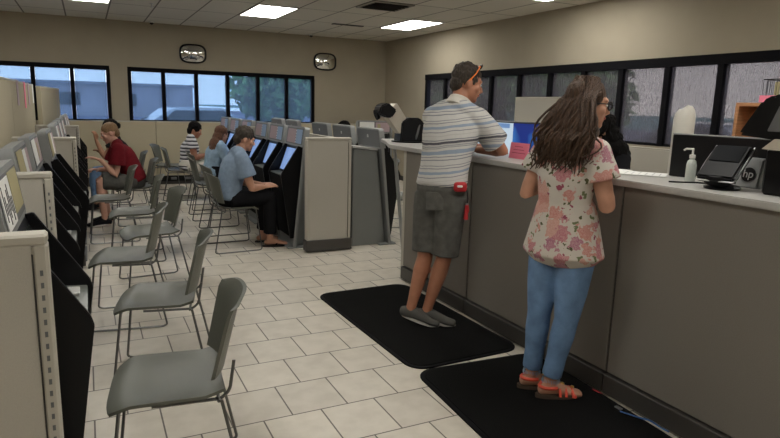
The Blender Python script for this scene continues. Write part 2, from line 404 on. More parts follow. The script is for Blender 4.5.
# far wall with two window bands
FZ0, FZ1 = 1.12, 2.08
wf = MB()
wf.b2(XL-.12, XR+.12, YF, YF+.14, 0, FZ0).b2(XL-.12, XR+.12, YF, YF+.14, FZ1, ZC)
wf.b2(XL-.12, -2.55, YF, YF+.14, FZ0, FZ1).b2(.41, .70, YF, YF+.14, FZ0, FZ1).b2(4.20, XR+.12, YF, YF+.14, FZ0, FZ1)
struct(wf.obj('wall_far', M_wall, smooth=False))
RZ0, RZ1, RY0, RY1 = 1.14, 2.12, .3, 10.2
wr = MB()
wr.b2(XR, XR+.14, YN, YF, 0, RZ0).b2(XR, XR+.14, YN, YF, RZ1, ZC).b2(XR, XR+.14, YN, RY0, RZ0, RZ1).b2(XR, XR+.14, RY1, YF, RZ0, RZ1)
struct(wr.obj('wall_right', M_wall, smooth=False))
def window_far(n, x0, x1, mull):
    rt = struct(MB().b2(x0, x1, YF+.0, YF+.10, FZ1-.075, FZ1).b2(x0, x1, YF+.02, YF+.10, FZ0, FZ0+.03).obj('window_%d' % n, M_trimdark, smooth=False))
    for x in mull: MB().b2(x-.032, x+.032, YF+.0, YF+.10, FZ0, FZ1-.07).obj('mullion', M_trimdark, rt, smooth=False)
    e = sorted(mull)
    for a, b in zip(e, e[1:]):
        MB().b2(a+.03, b-.03, YF+.075, YF+.080, FZ0+.03, FZ1-.07).obj('pane', M_glass, rt, smooth=False)
        MB().b2(a+.036, b-.036, YF+.045, YF+.047, FZ0+.02, FZ1-.07).obj('roller_shade', M_shade_far, rt, smooth=False)
        MB().b2(a+.033, b-.033, YF+.04, YF+.055, FZ0+.012, FZ0+.03).obj('shade_bar', M_trimdark, rt, smooth=False)
window_far(1, -2.55, .41, [-2.52, -1.93, -1.35, -.765, -.18, .385])
window_far(2, .70, 4.20, [.73, 1.30, 1.88, 2.46, 3.04, 3.62, 4.175])
MB_w3 = MB().b2(XR-.01, XR+.10, RY0, RY1, RZ1-.10, RZ1).b2(XR+.02, XR+.10, RY0, RY1, RZ0, RZ0+.03)
w3 = struct(MB_w3.obj('window_3', M_trimdark, smooth=False))
mul = [RY0+.03, .86, 1.52, 2.18, 2.84, 3.49, 4.145, 4.79, 5.45, 6.08, 6.72, 7.39, 8.10, 8.80, 9.50, RY1-.03]
for y in mul: MB().b2(XR-.0, XR+.10, y-.035, y+.035, RZ0, RZ1-.09).obj('mullion', M_trimdark, w3, smooth=False)
for a, b in zip(mul, mul[1:]):
    MB().b2(XR+.075, XR+.08, a+.03, b-.03, RZ0+.03, RZ1-.09).obj('pane', M_glass, w3, smooth=False)
    g = .06 if b > 9.8 else .0
    MB().b2(XR+.045, XR+.047, a+.036, b-.036-g, RZ0+.02, RZ1-.09).obj('roller_shade', M_shade_right, w3, smooth=False)
struct(MB().b2(XL, XR, YF-.012, YF, 0, .1).obj('baseboard_far', M_kick, smooth=False))
struct(MB().b2(XR-.012, XR, YN, YF-.02, 0, .1).obj('baseboard_right', M_kick, smooth=False))

# ceiling lights
def troffer():
    t = thing('ceiling_light', '', 'ceiling light')
    MB().b2(-.305, .305, -.61, -.585, -.012, -.001).b2(-.305, .305, .585, .61, -.012, -.001).b2(-.305, -.28, -.585, .585, -.012, -.001).b2(.28, .305, -.585, .585, -.012, -.001).obj('frame', M_tbar, t, smooth=False)
    MB().b2(-.28, .28, -.585, .585, -.010, -.004).obj('diffuser', M_light, t, smooth=False)
    return t
tr0 = troffer(); first = True
lab = {(0, 0): 'lit ceiling panel above the left kiosk row, cut by the top edge', (1, 0): 'lit ceiling panel between the two wall mirrors, over the middle kiosks', (2, 0): 'lit ceiling panel near the right wall beside the air vent'}
for i, x in enumerate((.095, 2.535, 4.975)):
    for j, y in enumerate((9.31, 5.65, 1.99, -1.0)):
        l = lab.get((i, j), 'lit ceiling panel out of view, row %s from the back wall' % ['', 'second', 'third', 'fourth'][j] + ', ' + ['left', 'middle', 'right'][i])
        if first: tr0.location = (x, y, ZC); tr0['label'] = l; tr0['group'] = 'ceiling lights'; first = False
        else: dup(tr0, (x, y, ZC), 0, l, 'ceiling lights')
# extra column over the far left
dup(tr0, (-2.345, 9.31, ZC), 0, 'lit ceiling panel out of view, behind the left partitions, at the back', 'ceiling lights')
dup(tr0, (-2.345, 3.0, ZC), 0, 'lit ceiling panel out of view, behind the left partitions, near the front', 'ceiling lights')

# air vent
v = thing('air_vent', 'dark square louvred air vent in the ceiling above the middle kiosks', 'air vent', (3.755, 7.785, ZC))
MB().b2(-.305, .305, -.305, .305, -.006, -.001).obj('backing', M_vent, v, smooth=False)
MB().b2(-.305, .305, -.305, -.27, -.02, -.006).b2(-.305, .305, .27, .305, -.02, -.006).b2(-.305, -.27, -.27, .27, -.02, -.006).b2(.27, .305, -.27, .27, -.02, -.006).obj('frame', M_tbar, v, smooth=False)
for k in range(5):
    MB().box((0, -.2+k*.1, -.02), (.5, .05, .004), Matrix.Rotation(rad(35), 3, 'X')).obj('louvre', M_vent, v, smooth=False)
v = thing('air_vent', 'narrow dark slot vent in the ceiling between the two brighter light panels', 'air vent', (4.1, 9.95, ZC))
MB().b2(-.28, .28, -.05, .05, -.014, -.001, .002).obj('frame', M_vent, v, smooth=False)
MB().b2(-.26, .26, -.012, .0, -.02, -.014).obj('louvre', M_tbar, v, smooth=False)
# little ceiling sensors near the back wall
for x, y, l in ((1.12, 11.72, 'small dark ceiling sensor by the back wall, left of the first mirror'), (4.05, 11.7, 'small dark ceiling sensor by the back wall, left of the second mirror')):
    s_ = thing('ceiling_sensor', l, 'sensor', (x, y, ZC), 0, 'ceiling sensors')
    MB().lathe([(.045, 0), (.045, -.02), (.04, -.025)]).obj('base', M_white, s_)
    MB().lathe([(.034, -.024), (.03, -.045), (.012, -.058), (0, -.06)]).obj('dome', M_black, s_)
s_ = thing('sprinkler_head', 'tiny metal sprinkler head hanging from the ceiling near the left light panel', 'sprinkler', (.93, 9.6, ZC))
MB().lathe([(.03, 0), (.03, -.006), (.008, -.01), (.008, -.05), (.022, -.055), (.022, -.058), (0, -.06)]).obj('nozzle', M_metal, s_)

# wall mirrors
def wall_mirror(x, label):
    t = thing('wall_mirror', label, 'mirror', (x, YF, 2.37), 0, 'wall mirrors')
    W_, H_, n = .215, .155, 40
    def sq(a, W, H): c, s = math.cos(a), math.sin(a); k = (abs(c)**3.2+abs(s)**3.2)**(-1/3.2); return V((W*c*k, 0, H*s*k))
    b = MB(); rings = []
    for f_, d in ((1.0, 0), (1.12, -.01), (1.12, -.035), (1.0, -.045), (.97, -.03)):
        rings.append([b.bm.verts.new(sq(2*math.pi*i/n, W_*f_, H_*f_)+V((0, d, 0))) for i in range(n)])
    b.skin(rings); b.obj('frame', M_black, t)
    b = MB(); rings = []
    for k in range(8):
        f_ = .985*(1-k/8.0); rings.append([b.bm.verts.new(sq(2*math.pi*i/n, W_*f_, H_*f_)+V((0, -.034-.07*(1-f_*f_), 0))) for i in range(n)])
    b.skin(rings); b.obj('mirror_glass', M_mirror, t)
wall_mirror(1.83, 'convex rounded mirror with black rim on the back wall, left one')
wall_mirror(4.42, 'convex rounded mirror with black rim on the back wall, right one near the corner')

# ================================================================== OUTSIDE
struct(MB().b2(-60, 48, -60, 120, -.3, -.10).obj('parking_ground', M_asph, smooth=False))
struct(MB().b2(48, 400, -300, 400, -.3, -.10).obj('lawn_strip', M_grass, smooth=False))
bd = thing('far_building', 'low purplish building seen through the back windows', 'building', (-4, 66, -.10))
MB().b2(-26, 14, 0, 8, 0, 3.0).obj('walls', M_bld, bd, smooth=False)
MB().b2(-26.3, 14.3, -.3, 8.3, 3.0, 3.25).obj('roof', M_cars, bd, smooth=False)
for k in range(7): MB().b2(-24+k*5, -21.4+k*5, -.05, 0, 1.0, 2.2).obj('window', M_cglass, bd, smooth=False)
def car(x, y, rz, m, label, s=1.0):
    t = thing('parked_car', label, 'car', (x, y, -.10), rz, 'parked cars outside')
    pr_ = [(-2.2, .35), (-2.25, .75), (-2.0, .95), (-1.45, 1.0), (-.9, 1.42), (.45, 1.45), (1.1, 1.0), (2.0, .88), (2.25, .6), (2.2, .35)]
    MB().prism(pr_, -.85, .85, 'y', .06).obj('body', m, t)
    MB().prism([(-1.3, 1.0), (-.88, 1.36), (.42, 1.38), (.95, 1.0)], -.865, .865, 'y').obj('side_glass', M_cglass, t)
    for sx_ in (-1.35, 1.35):
        for sy_ in (-.8, .8):
            MB().lathe([(.2, -.1), (.33, -.1), (.33, .1), (.2, .1)], (sx_, sy_, .33), M=Matrix.Rotation(rad(90), 3, 'X')).obj('wheel', M_tire, t)
    return t
car(2.9, 18, .1, M_carw, 'pale parked car seen blurred through the back window shades, left of the tree')
car(-2.2, 18, 0, M_carw, 'pale parked car seen behind the left kiosk row windows')
car(12.5, 9, 1.5, M_cars, 'silver parked car beyond the right wall windows')
def tree(x, y, h, r, label, n=2600):
    t = thing('tree', label, 'tree', (x, y, -.10), 0, 'trees outside')
    MB().tube([(0, 0, 0), (.1, 0, h*.35), (0, .1, h*.7)], [.22, .16, .08]).obj('trunk', M_bark, t)
    b = MB()
    for k in range(n):
        th = random.uniform(0, 6.28); ph = math.acos(random.uniform(-1, 1)); q = r*random.uniform(.35, 1)**.6
        c = V((q*math.sin(ph)*math.cos(th), q*math.sin(ph)*math.sin(th), h*.62+q*.85*math.cos(ph)))
        u = V((random.gauss(0, 1), random.gauss(0, 1), random.gauss(0, 1))).normalized(); w_ = u.orthogonal().normalized(); s = random.uniform(.12, .24)
        vs = [b.bm.verts.new(c+u*s), b.bm.verts.new(c+w_*s*.55), b.bm.verts.new(c-u*s), b.bm.verts.new(c-w_*s*.55)]; b.bm.faces.new(vs)
    b.obj('foliage', M_leaf, t, smooth=False)
tree(5.3, 18.5, 3.5, 1.45, 'leafy green tree beyond the back windows, filling the middle panes', 1500)
tree(8.0, 21.0, 3.5, 1.4, 'leafy green tree beyond the back windows, at their right end', 1300)
tree(14.2, 21.5, 3.6, 2.3, 'leafy tree outside the right windows, nearest the back corner', 4200)
tree(15.6, 16.8, 3.4, 2.2, 'leafy tree outside the right windows, farther along', 4200)

# ================================================================== PARTITIONS
# low partition along the back wall
def partition(name, label, x0, x1, y0, y1, z1, m=M_panelbeige, group=None, kick=.1, cat='partition panel'):
    """panel whose long side runs along x or y"""
    cx, cy_ = (x0+x1)/2, (y0+y1)/2
    t = thing(name, label, cat, (cx, cy_, 0), 0, group); lx, ly = (x1-x0)/2, (y1-y0)/2
    MB().b2(-lx, lx, -ly, ly, kick, z1-.02, .003).obj('panel', m, t)
    MB().b2(-lx-.002, lx+.002, -ly-.002, ly+.002, z1-.02, z1, .004).obj('top_cap', M_paneltrim, t)
    MB().b2(-lx-.004, lx+.004, -ly-.004, ly+.004, 0, kick, .003).obj('base_strip', M_kick, t)
    return t
segs = [(-.55, 1.10), (1.10, 2.25), (2.25, 3.4), (3.4, 4.55), (4.55, 5.7)]
names = ['behind the left kiosk row', 'behind the woman in the striped blouse', 'behind the middle kiosk row', 'right of the middle kiosk row', 'in the far right corner']
for (a, b), nm in zip(segs, names):
    partition('partition_panel', 'low beige partition under the back windows, ' + nm, a+.006, b-.006, 11.60, 11.66, 1.14, group='low partitions under the back windows', kick=.16)
ob = thing('power_strip', 'black power strip with sockets along the foot of the back partition', 'power strip', (1.35, 11.585, .06))
MB().b2(-.6, .9, -.015, .012, 0, .10, .004).obj('housing', M_black, ob)
for k in range(6): MB().box((-.48+k*.25, -.018, .05), (.10, .008, .05), None, .003).obj('socket', M_khead, ob)

# tall partitions left of the left kiosk row
tallp = []
for (a, b, nm) in ((1.2, 4.4, 'nearest the camera'), (4.4, 7.0, 'second from the camera'), (7.0, 9.9, 'with papers hung over its top')):
    tallp.append(partition('tall_partition', 'tall beige partition behind the left kiosks, ' + nm, -.70, -.64, a+.005, b-.005, 1.67 if a > 4 else 1.20, M_panelbeige, 'tall partitions behind the left kiosks'))
t = partition('tall_partition', 'tall grey-beige partition at the far end of the left row, angled before the window', -.03, .03, -.95, .95, 1.66, M_panelbeige, 'tall partitions behind the left kiosks')
t.location = (-.50, 10.85, 0); t.rotation_euler = (0, 0, -.085)
for y, ln, m_, l in ((7.6, .26, M_mapink, 'pale pink paper hung over the tall left partition, nearest'), (8.45, .30, M_pink, 'reddish paper hung over the tall left partition, middle'), (9.0, .27, M_mapink, 'lilac paper hung over the tall left partition beside the reddish one'), (9.7, .25, M_paper, 'white paper hung over the tall left partition, farthest')):
    tag(MB().b2(-.637, -.634, y-.09, y+.09, 1.672-ln, 1.675, 0).b2(-.705, -.634, y-.09, y+.09, 1.673, 1.676).obj('hanging_paper', m_, smooth=False), l, 'paper', 'papers over the left partition')

# divider panels between kiosks
def divider(name, x0, x1, y, z1, label, kickh=.12, group='kiosk divider panels', th=.055, slots=True):
    t = thing(name, label, 'divider panel', ((x0+x1)/2, y, 0), 0, group); l = (x1-x0)/2
    MB().b2(-l+.03, l-.035, -th/2, th/2, kickh, z1-.025, .002).obj('fabric_panel', M_panel, t)
    MB().b2(-l, l, -th/2-.006, th/2+.006, z1-.028, z1, .006).obj('top_cap', M_paneltrim, t)
    for sgn in (-1, 1): MB().b2(sgn*l-(.0 if sgn < 0 else .034), sgn*l+(.034 if sgn < 0 else 0), -th/2-.006, th/2+.006, kickh, z1-.026, .006).obj('post', M_paneltrim, t)
    b = MB().b2(l-.036, l-.032, -th/2-.003, th/2+.003, kickh+.02, z1-.05)
    b.obj('seam_strip', M_slot, t, smooth=False)
    if slots:
        b = MB(); z = kickh+.05
        while z < z1-.08: b.b2(l-.020, l-.013, -th/2-.0075, th/2+.0075, z, z+.014); z += .032
        b.obj('slot_row', M_khead, t, smooth=False)
    MB().b2(-l-.01, l+.01, -th/2-.02, th/2+.02, .015, kickh, .006).obj('base', M_kick, t)
    return t
divider('divider_panel', -.62, -.105, 1.70, 1.17, 'grey fabric divider panel in the lower left corner, nearest the camera')
divider('divider_panel', -.60, -.155, 3.12, 1.17, 'grey fabric divider panel second from the camera in the left kiosk row')
divider('divider_panel', -.57, -.09, 5.96, 1.17, 'beige divider panel in the left kiosk row, just before the man in the red shirt')
divider('divider_panel', -.57, -.09, 8.60, 1.17, 'grey divider panel in the left kiosk row beside the woman in black')
t = divider('divider_panel', 1.945, 2.425, 5.775, 1.18, 'large grey end panel with dark base closing the middle kiosk row', kickh=.13, th=.07, slots=False)
divider('divider_panel', 1.90, 2.42, 8.05, 1.20, 'beige divider panel inside the middle kiosk row, beyond its three nearest kiosks')
partition('spine_partition', 'low grey spine partition between the back to back middle kiosks', 2.39, 2.43, 5.85, 10.9, 1.16, M_panel)

# ================================================================== KIOSKS
# local frame: +x = front (towards the sitter), y = width, origin on the floor at the spine
def kiosk(label, variant, screen):
    t = thing('testing_kiosk', label, 'kiosk', (0, 0, 0), 0, 'testing kiosks')
    hw = .235
    MB().prism([(.06, .0), (.465, .0), (.345, 1.03), (.06, 1.06)], -.225, .225, 'y', .006).obj('cabinet', M_kgrey, t)
    MB().prism([(.055, 1.065), (.352, 1.035), (.350, 1.055), (.055, 1.085)], -.23, .23, 'y').obj('cabinet_lid', M_klight, t)
    # slanted frame slab from header to floor
    MB().prism([(.475, 0), (.505, 0), (.388, 1.10), (.358, 1.10)], -.30, -.265, 'y', .006).prism([(.475, 0), (.505, 0), (.388, 1.10), (.358, 1.10)], .265, .30, 'y', .006).obj('frame_post', M_kpost, t)
    MB().prism([(.478, .01), (.494, .01), (.376, 1.10), (.360, 1.10)], -.266, .266, 'y').obj('back_plate', M_kgrey, t)
    MB().b2(.36, .565, -.30, .30, 0, .016, .004).obj('foot_plate', M_kgrey, t)
    # header: rounded box leaning back
    c = V((.365, 0, 1.165)); R = Matrix.Rotation(rad(-8.3), 3, 'Y')
    def rr(W, H, r, n=5):
        out = []
        for cx, cz, a0 in ((W-r, H-r, 0), (-W+r, H-r, 90), (-W+r, -H, 180), (W-r, -H, 270)):
            rr_ = r if cz > 0 else 0
            for k in range(n+1):
                a = rad(a0+90*k/n); out.append((cx+(rr_ if rr_ else 0)*math.cos(a)+(0 if rr_ else (-r if cx < 0 else r)*1.0), cz+rr_*math.sin(a)))
                if not rr_: break
        return out
    b = MB(); pts = rr(.30, .105, .035)
    A = [b.bm.verts.new(c+R@V((-.028, p[0], p[1]))) for p in pts]; Bv = [b.bm.verts.new(c+R@V((.028, p[0], p[1]))) for p in pts]
    b.skin([A, Bv]); b.obj('header', M_kpost, t)
    b = MB(); pts = rr(.285, .092, .028)
    A = [b.bm.verts.new(c+R@V((-.031, p[0], p[1]))) for p in pts]; Bv = [b.bm.verts.new(c+R@V((-.026, p[0], p[1]))) for p in pts]
    b.skin([A, Bv]); hb = b.obj('header_back', M_khead, t)
    MB().box(c+R@V((-.034, 0, .02)), (.004, .03, .03), R).obj('emblem', M_klight, hb, smooth=False)
    # poster sheets on the front of the header
    b = MB()
    def sheet(y0, y1, z0, z1, mi, d=.030):
        b.mi = mi; b.box(c+R@V((d, (y0+y1)/2, (z0+z1)/2)), (.002, y1-y0, z1-z0), R)
    ms = [M_khead, M_paper, M_mapink, M_bluep, M_yell, M_ink]
    sheet(-.27, .27, -.085, .085, 0)
    if variant == 0:
        sheet(-.24, .04, -.075, .075, 2, .032); sheet(.06, .25, -.075, .075, 3, .032)
        for k in range(5): sheet(.045, .055, -.07+k*.03, -.055+k*.03, 1, .0325)
    elif variant == 1:
        sheet(-.25, -.02, -.08, .075, 1, .032); sheet(.0, .24, -.06, .08, 4, .032)
        for k in range(7):
            y = -.23+k*.03; sheet(y, y+.008, -.05+.02*math.sin(k*2.1), .03+.03*math.cos(k*1.7), 5, .0335)
    elif variant == 2:
        sheet(-.25, .0, -.08, .08, 4, .032); sheet(.01, .13, -.08, .07, 1, .033); sheet(.14, .26, -.07, .07, 2, .033)
    else:
        sheet(-.24, .0, -.07, .08, 1, .032); sheet(.02, .25, -.075, .075, 2, .032); sheet(.05, .1, -.05, .05, 4, .033)
    b.obj('poster', ms, hb, smooth=False)
    # black housing
    side = [(.385, 1.065), (.435, 1.075), (.61, .80), (.62, .765), (.61, .70), (.525, .10), (.485, .10), (.39, 1.0)]
    for s_ in (-1, 1):
        MB().prism(side, s_*hw-.011, s_*hw+.011, 'y', .003).obj('side_panel', M_black, t)
    # screen board and screen
    MB().prism([(.385, 1.06), (.407, 1.065), (.512, .775), (.485, .765)], -hw+.01, hw-.01, 'y').obj('bezel', M_black, t)
    d = V((.105, 0, -.29)).normalized(); Rs = Matrix((d, V((0, 1, 0)), d.cross(V((0, 1, 0))))).transposed()
    cs = V((.4595, 0, .92)); nrm = V((.29, 0, .105)).normalized()
    MB().box(cs+nrm*.004, (.25, .36, .004), Rs).obj('screen', screen, t, smooth=False)
    # shelf
    MB().prism([(.46, .785), (.60, .775), (.60, .755), (.46, .765)], -hw+.01, hw-.01, 'y', .002).obj('shelf', M_desk, t)
    MB().prism([(.603, .765), (.603, .70), (.513, .11), (.497, .11), (.585, .70), (.585, .765)], -hw+.01, hw-.01, 'y').obj('front_panel', M_blackmat, t)
    MB().box((.545, .12, .784), (.06, .09, .012), None, .003).obj('stylus_tray', M_klight, t)
    return t
kl = [(0, 2.36, 'with a scribbled white poster, nearest the camera', 1, 0), (0, 3.50, 'with a yellow and white poster, just beyond the second divider', 2, 0), (0, 4.36, 'with a white and pink poster, third from the camera', 3, 0), (0, 5.12, 'last one before the beige divider in the left row', 2, 0),
      (0, 6.45, 'just beyond the beige divider in the left row', 3, 0), (0, 7.20, 'second beyond the beige divider', 3, 0), (0, 7.98, 'used by the man in the red shirt', 3, 0), (0, 9.25, 'used by the woman in black at the back', 3, 0), (0, 10.05, 'last of the left row, by the back partition', 3, 0)]
kprotos = {}
def put_kiosk(x, y, rz, label, variant, on, dx=0):
    k = (variant, on)
    if k not in kprotos:
        o = kiosk(label, variant, M_scr if on else M_scr_off); kprotos[k] = o; o.location = (x, y, 0); o.rotation_euler = (0, 0, rz)
    else: dup(kprotos[k], (x, y, 0), rz, label)
for _, y, l, v_, on in kl:
    dx = -.05 if 3 < y < 4.8 else 0
    put_kiosk(-.635+dx, y, 0, 'black left row kiosk ' + l, v_, on)
for y, l in ((6.28, 'before the man in the blue shirt'), (7.00, 'second from the grey end panel'), (7.70, 'third from the grey end panel'), (8.50, 'in front of the girl in denim'), (9.25, 'fifth, beyond the girl in denim'), (10.0, 'last of the left side, by the back partition')):
    put_kiosk(2.385, y, math.pi, 'left facing kiosk with lit blue screen, ' + l, 0, 1)
for y, l in ((6.10, 'nearest, beside the grey end panel'), (6.88, 'second from the end panel'), (7.66, 'third from the end panel'), (8.9, 'fourth, farther back'), (9.7, 'fifth, last at the back')):
    put_kiosk(2.44, y, 0, 'right facing kiosk of the middle row, ' + l, 2, 0)
put_kiosk(4.35, 9.4, rad(-110), 'lone black kiosk with a reddish poster near the right wall, beyond the counter end', 3, 0)

# ================================================================== CHAIRS
def chair():
    t = thing('stacking_chair', '', 'chair', (0, 0, 0), 0, 'grey stacking chairs')
    # +x = front. seat
    b = MB(); nx, ny = 12, 12; top = []; bot = []
    for i in range(nx+1):
        u = i/nx; row = []; rowb = []
        for j in range(ny+1):
            v_ = j/ny*2-1
            hw = .225*(1-.04*(1-u)**2) * (1 if u < .9 else 1-.10*((u-.9)/.1)**2)
            x = -.20+.405*u - (.02*(v_**4)*(1 if u > .5 else 0)); y = hw*v_
            z = .452+.012*abs(v_)**3 - .022*math.sin(math.pi*min(1, (1-u)*1.25))*(1-v_*v_) - (.03*max(0, (u-.8)/.2)**2)+.02*max(0, (.15-u)/.15)
            row.append(b.bm.verts.new((x, y, z))); rowb.append(b.bm.verts.new((x, y*.985, z-.014)))
        top.append(row); bot.append(rowb)
    for i in range(nx):
        for j in range(ny):
            b.bm.faces.new([top[i][j], top[i+1][j], top[i+1][j+1], top[i][j+1]]); b.bm.faces.new([bot[i][j], bot[i][j+1], bot[i+1][j+1], bot[i+1][j]])
    for i in range(nx):
        b.bm.faces.new([top[i][0], bot[i][0], bot[i+1][0], top[i+1][0]]); b.bm.faces.new([top[i][ny], top[i+1][ny], bot[i+1][ny], bot[i][ny]])
        b.bm.faces.new([top[0][i], top[0][i+1], bot[0][i+1], bot[0][i]]); b.bm.faces.new([top[nx][i], bot[nx][i], bot[nx][i+1], top[nx][i+1]])
    b.obj('seat', M_seat, t)
    # backrest: curved shell
    b = MB(); F = []; K = []; nz, ny = 10, 12
    for i in range(nz+1):
        u = i/nz; hw = .175+.055*u if u < .8 else .219-.03*((u-.8)/.2)**2
        r1 = []; r2 = []
        for j in range(ny+1):
            v_ = j/ny*2-1
            x = -.200-.070*u+.045*v_*v_ - (.02*max(0, (u-.85)/.15)); z = .50+.30*u-(.025*v_**4 if u > .9 else 0)
            r1.append(b.bm.verts.new((x, hw*v_, z))); r2.append(b.bm.verts.new((x-.014, hw*v_*.99, z+.002)))
        F.append(r1); K.append(r2)
    for i in range(nz):
        for j in range(ny):
            b.bm.faces.new([F[i][j], F[i][j+1], F[i+1][j+1], F[i+1][j]]); b.bm.faces.new([K[i][j], K[i+1][j], K[i+1][j+1], K[i][j+1]])
        b.bm.faces.new([F[i][0], F[i+1][0], K[i+1][0], K[i][0]]); b.bm.faces.new([F[i][ny], K[i][ny], K[i+1][ny], F[i+1][ny]])
    for j in range(ny):
        b.bm.faces.new([F[0][j], K[0][j], K[0][j+1], F[0][j+1]]); b.bm.faces.new([F[nz][j], F[nz][j+1], K[nz][j+1], K[nz][j]])
    b.obj('backrest', M_seat, t)
    r = .0065
    for s in (-1, 1):
        MB().tube([(.155, s*.20, .435), (.205, s*.235, .02), (.18, s*.238, .008), (-.25, s*.245, .008), (-.275, s*.245, .02), (-.19, s*.20, .43)], r, rad_=.03).obj('leg_loop', M_chrome, t)
        MB().tube([(.05, s*.18, .428), (-.19, s*.175, .425), (-.222, s*.165, .45), (-.240, s*.15, .56)], r, rad_=.03).obj('back_support', M_chrome, t)
    for x in (.155, -.18): MB().tube([(x, -.20, .428), (x, .20, .428)], r).obj('cross_rod', M_chrome, t)
    return t
ch0 = chair()
PI = math.pi
chairs = [  # x, y, facing(rz), label
 (.22, 2.31, PI-.13, 'empty grey plastic chair nearest the camera, its seat low in the frame'),
 (.29, 3.38, PI-.20, 'empty grey plastic chair second from the camera at the left kiosks'),
 (.17, 4.39, PI-.14, 'empty grey plastic chair third from the camera at the left kiosks'),
 (.40, 5.18, PI+.10, 'empty grey plastic chair fourth from the camera, pulled back and turned'),
 (.34, 6.15, PI-.06, 'empty grey plastic chair fifth from the camera, before the seated man in red'),
 (.17, 7.10, PI, 'empty grey plastic chair directly in front of the man in red'),
 (.47, 7.98, PI, 'grey plastic chair the man in the red shirt sits on'),
 (.45, 9.15, PI, 'grey plastic chair under the woman in black at the back'),
 (1.34, 6.25, .05, 'grey plastic chair the man in the blue shirt sits on'),
 (1.42, 7.10, .05, 'empty grey plastic chair right behind the man in the blue shirt'),
 (1.42, 8.05, -.05, 'empty grey plastic chair before the girl in denim'),
 (1.52, 8.85, 0, 'grey plastic chair under the girl in denim'),
 (1.28, 9.80, -.15, 'grey plastic chair under the woman in the striped blouse'),
 (1.20, 10.55, -.35, 'empty grey plastic chair at the back left of the woman in the striped blouse'),
 (3.48, 6.35, PI-.15, 'grey plastic chair to the right of the middle kiosks, near the counter end'),
 (3.50, 7.4, PI, 'grey plastic chair right of the middle kiosks, second from the counter end')]
for i, (x, y, rz, l) in enumerate(chairs):
    if i == 0: ch0.location = (x, y, 0); ch0.rotation_euler = (0, 0, rz); ch0['label'] = l
    else: dup(ch0, (x, y, 0), rz, l)

# ================================================================== COUNTER
CX = 2.434
ct = thing('service_counter', 'long grey service counter with pale top and dark kick plate, at right', 'counter', (CX, 2.0, 0))
def cy(y): return y-2.0
ys = [-1.6, -.3, .82, 2.19, 3.55, 4.56]
for a, b in zip(ys, ys[1:]):
    MB().b2(0, .05, cy(a)+.006, cy(b)-.006, .125, 1.135, .003).obj('front_panel', M_counterpanel, ct)
    MB().b2(-.022, .03, cy(a)+.004, cy(b)-.004, 0.01, .118, .004).obj('kick_plate', M_kick, ct)
for y in ys[1:-1]:
    b = MB().b2(.012, .03, cy(y)-.01, cy(y)+.01, .125, 1.135); b.mi = 1; z = .16
    while z < 1.10: b.b2(.006, .013, cy(y)-.003, cy(y)+.003, z, z+.016); z += .032
    b.obj('seam_strip', [M_slot, M_kick], ct, smooth=False)
MB().b2(0.05, .10, cy(ys[0]), cy(4.55), .01, 1.13).obj('back_panel', M_counterpanel, ct, smooth=False)
MB().b2(0.0, .36, cy(4.55), cy(4.60), 0.01, 1.135, .003).obj('end_panel', M_paneltrim, ct)
top = [(-.035, cy(-1.6)), (.42, cy(-1.6)), (.42, cy(4.3)), (.55, cy(5.72)), (.33, cy(5.75)), (.19, cy(5.35)), (.02, cy(4.95)), (-.035, cy(4.8))]
MB().prism(top, 1.137, 1.170, 'z', .005).obj('counter_top', M_countertop, ct)
MB().tube([(.40, cy(5.30), 0), (.36, cy(5.50), 1.14)], .018, 10).obj('leg', M_kpost, ct)
# staff desk behind
for (x1, y0, y1, l) in ((3.20, 2.92, 4.45, 'narrow desk behind the counter carrying the blue screened monitor'), (3.62, -1.5, 2.88, 'wide desk behind the counter carrying the tower fan and wooden shelf')):
    sd = thing('staff_desk', l, 'desk', (2.90, y0, 0), 0, 'staff desks')
    MB().b2(0, x1-2.90, 0, y1-y0, .93, .96, .004).obj('desk_top', M_countertop, sd)
    for y in (.04, y1-y0-.04): MB().b2(.03, x1-2.93, y-.02, y+.02, 0, .93).obj('leg', M_paneltrim, sd, smooth=False)
# partitions on the staff side
partition('staff_partition', 'beige partition behind the monitor on the staff side, before the windows', 4.45, 4.50, 4.55, 5.70, 1.65, M_panel)
partition('staff_low_partition', 'low beige partition under the right windows, with metal posts', 5.60, 5.65, 1.0, 9.5, 1.13, M_panel)
for k, y in enumerate((4.28, 4.42)):
    ps = thing('slotted_post', 'slotted metal post beside the low partition, ' + ['right of the pair', 'left of the pair'][k], 'post', (4.9, y-.55, 0), 0, 'metal posts')
    MB().b2(-.015, .015, -.015, .015, 0, 1.14).obj('upright', M_kpost, ps, smooth=False)
    b = MB()
    for q in range(30): b.b2(-.017, -.014, -.005, .005, .15+q*.032, .165+q*.032)
    b.obj('slot_row', M_slot, ps, smooth=False)

# floor mats
def floor_mat(cx_, cy0, w_, l_, rz, label):
    t = thing('floor_mat', label, 'floor mat', (cx_, cy0, 0), rz, 'black floor mats')
    def rrect(w, l, r, n=6):
        o = []
        for sx_, sy_, a0 in ((1, 1, 0), (-1, 1, 90), (-1, -1, 180), (1, -1, 270)):
            for k in range(n+1):
                a = rad(a0+90*k/n); o.append((sx_*(w/2-r)+r*math.cos(a), sy_*(l/2-r)+r*math.sin(a)))
        return o
    MB().prism(rrect(w_, l_, .11), 0.001, .010, 'z', .002).obj('rubber_border', M_blackmat, t)
    MB().prism(rrect(w_-.05, l_-.05, .09), .010, .014, 'z').obj('mat_surface', M_mat, t)
floor_mat(1.985, 3.62, .80, 1.56, rad(1.5), 'black rounded anti-fatigue mat under the man in the striped polo')
floor_mat(1.97, 1.98, .84, 1.64, rad(-3.5), 'black rounded anti-fatigue mat under the woman in the floral blouse')

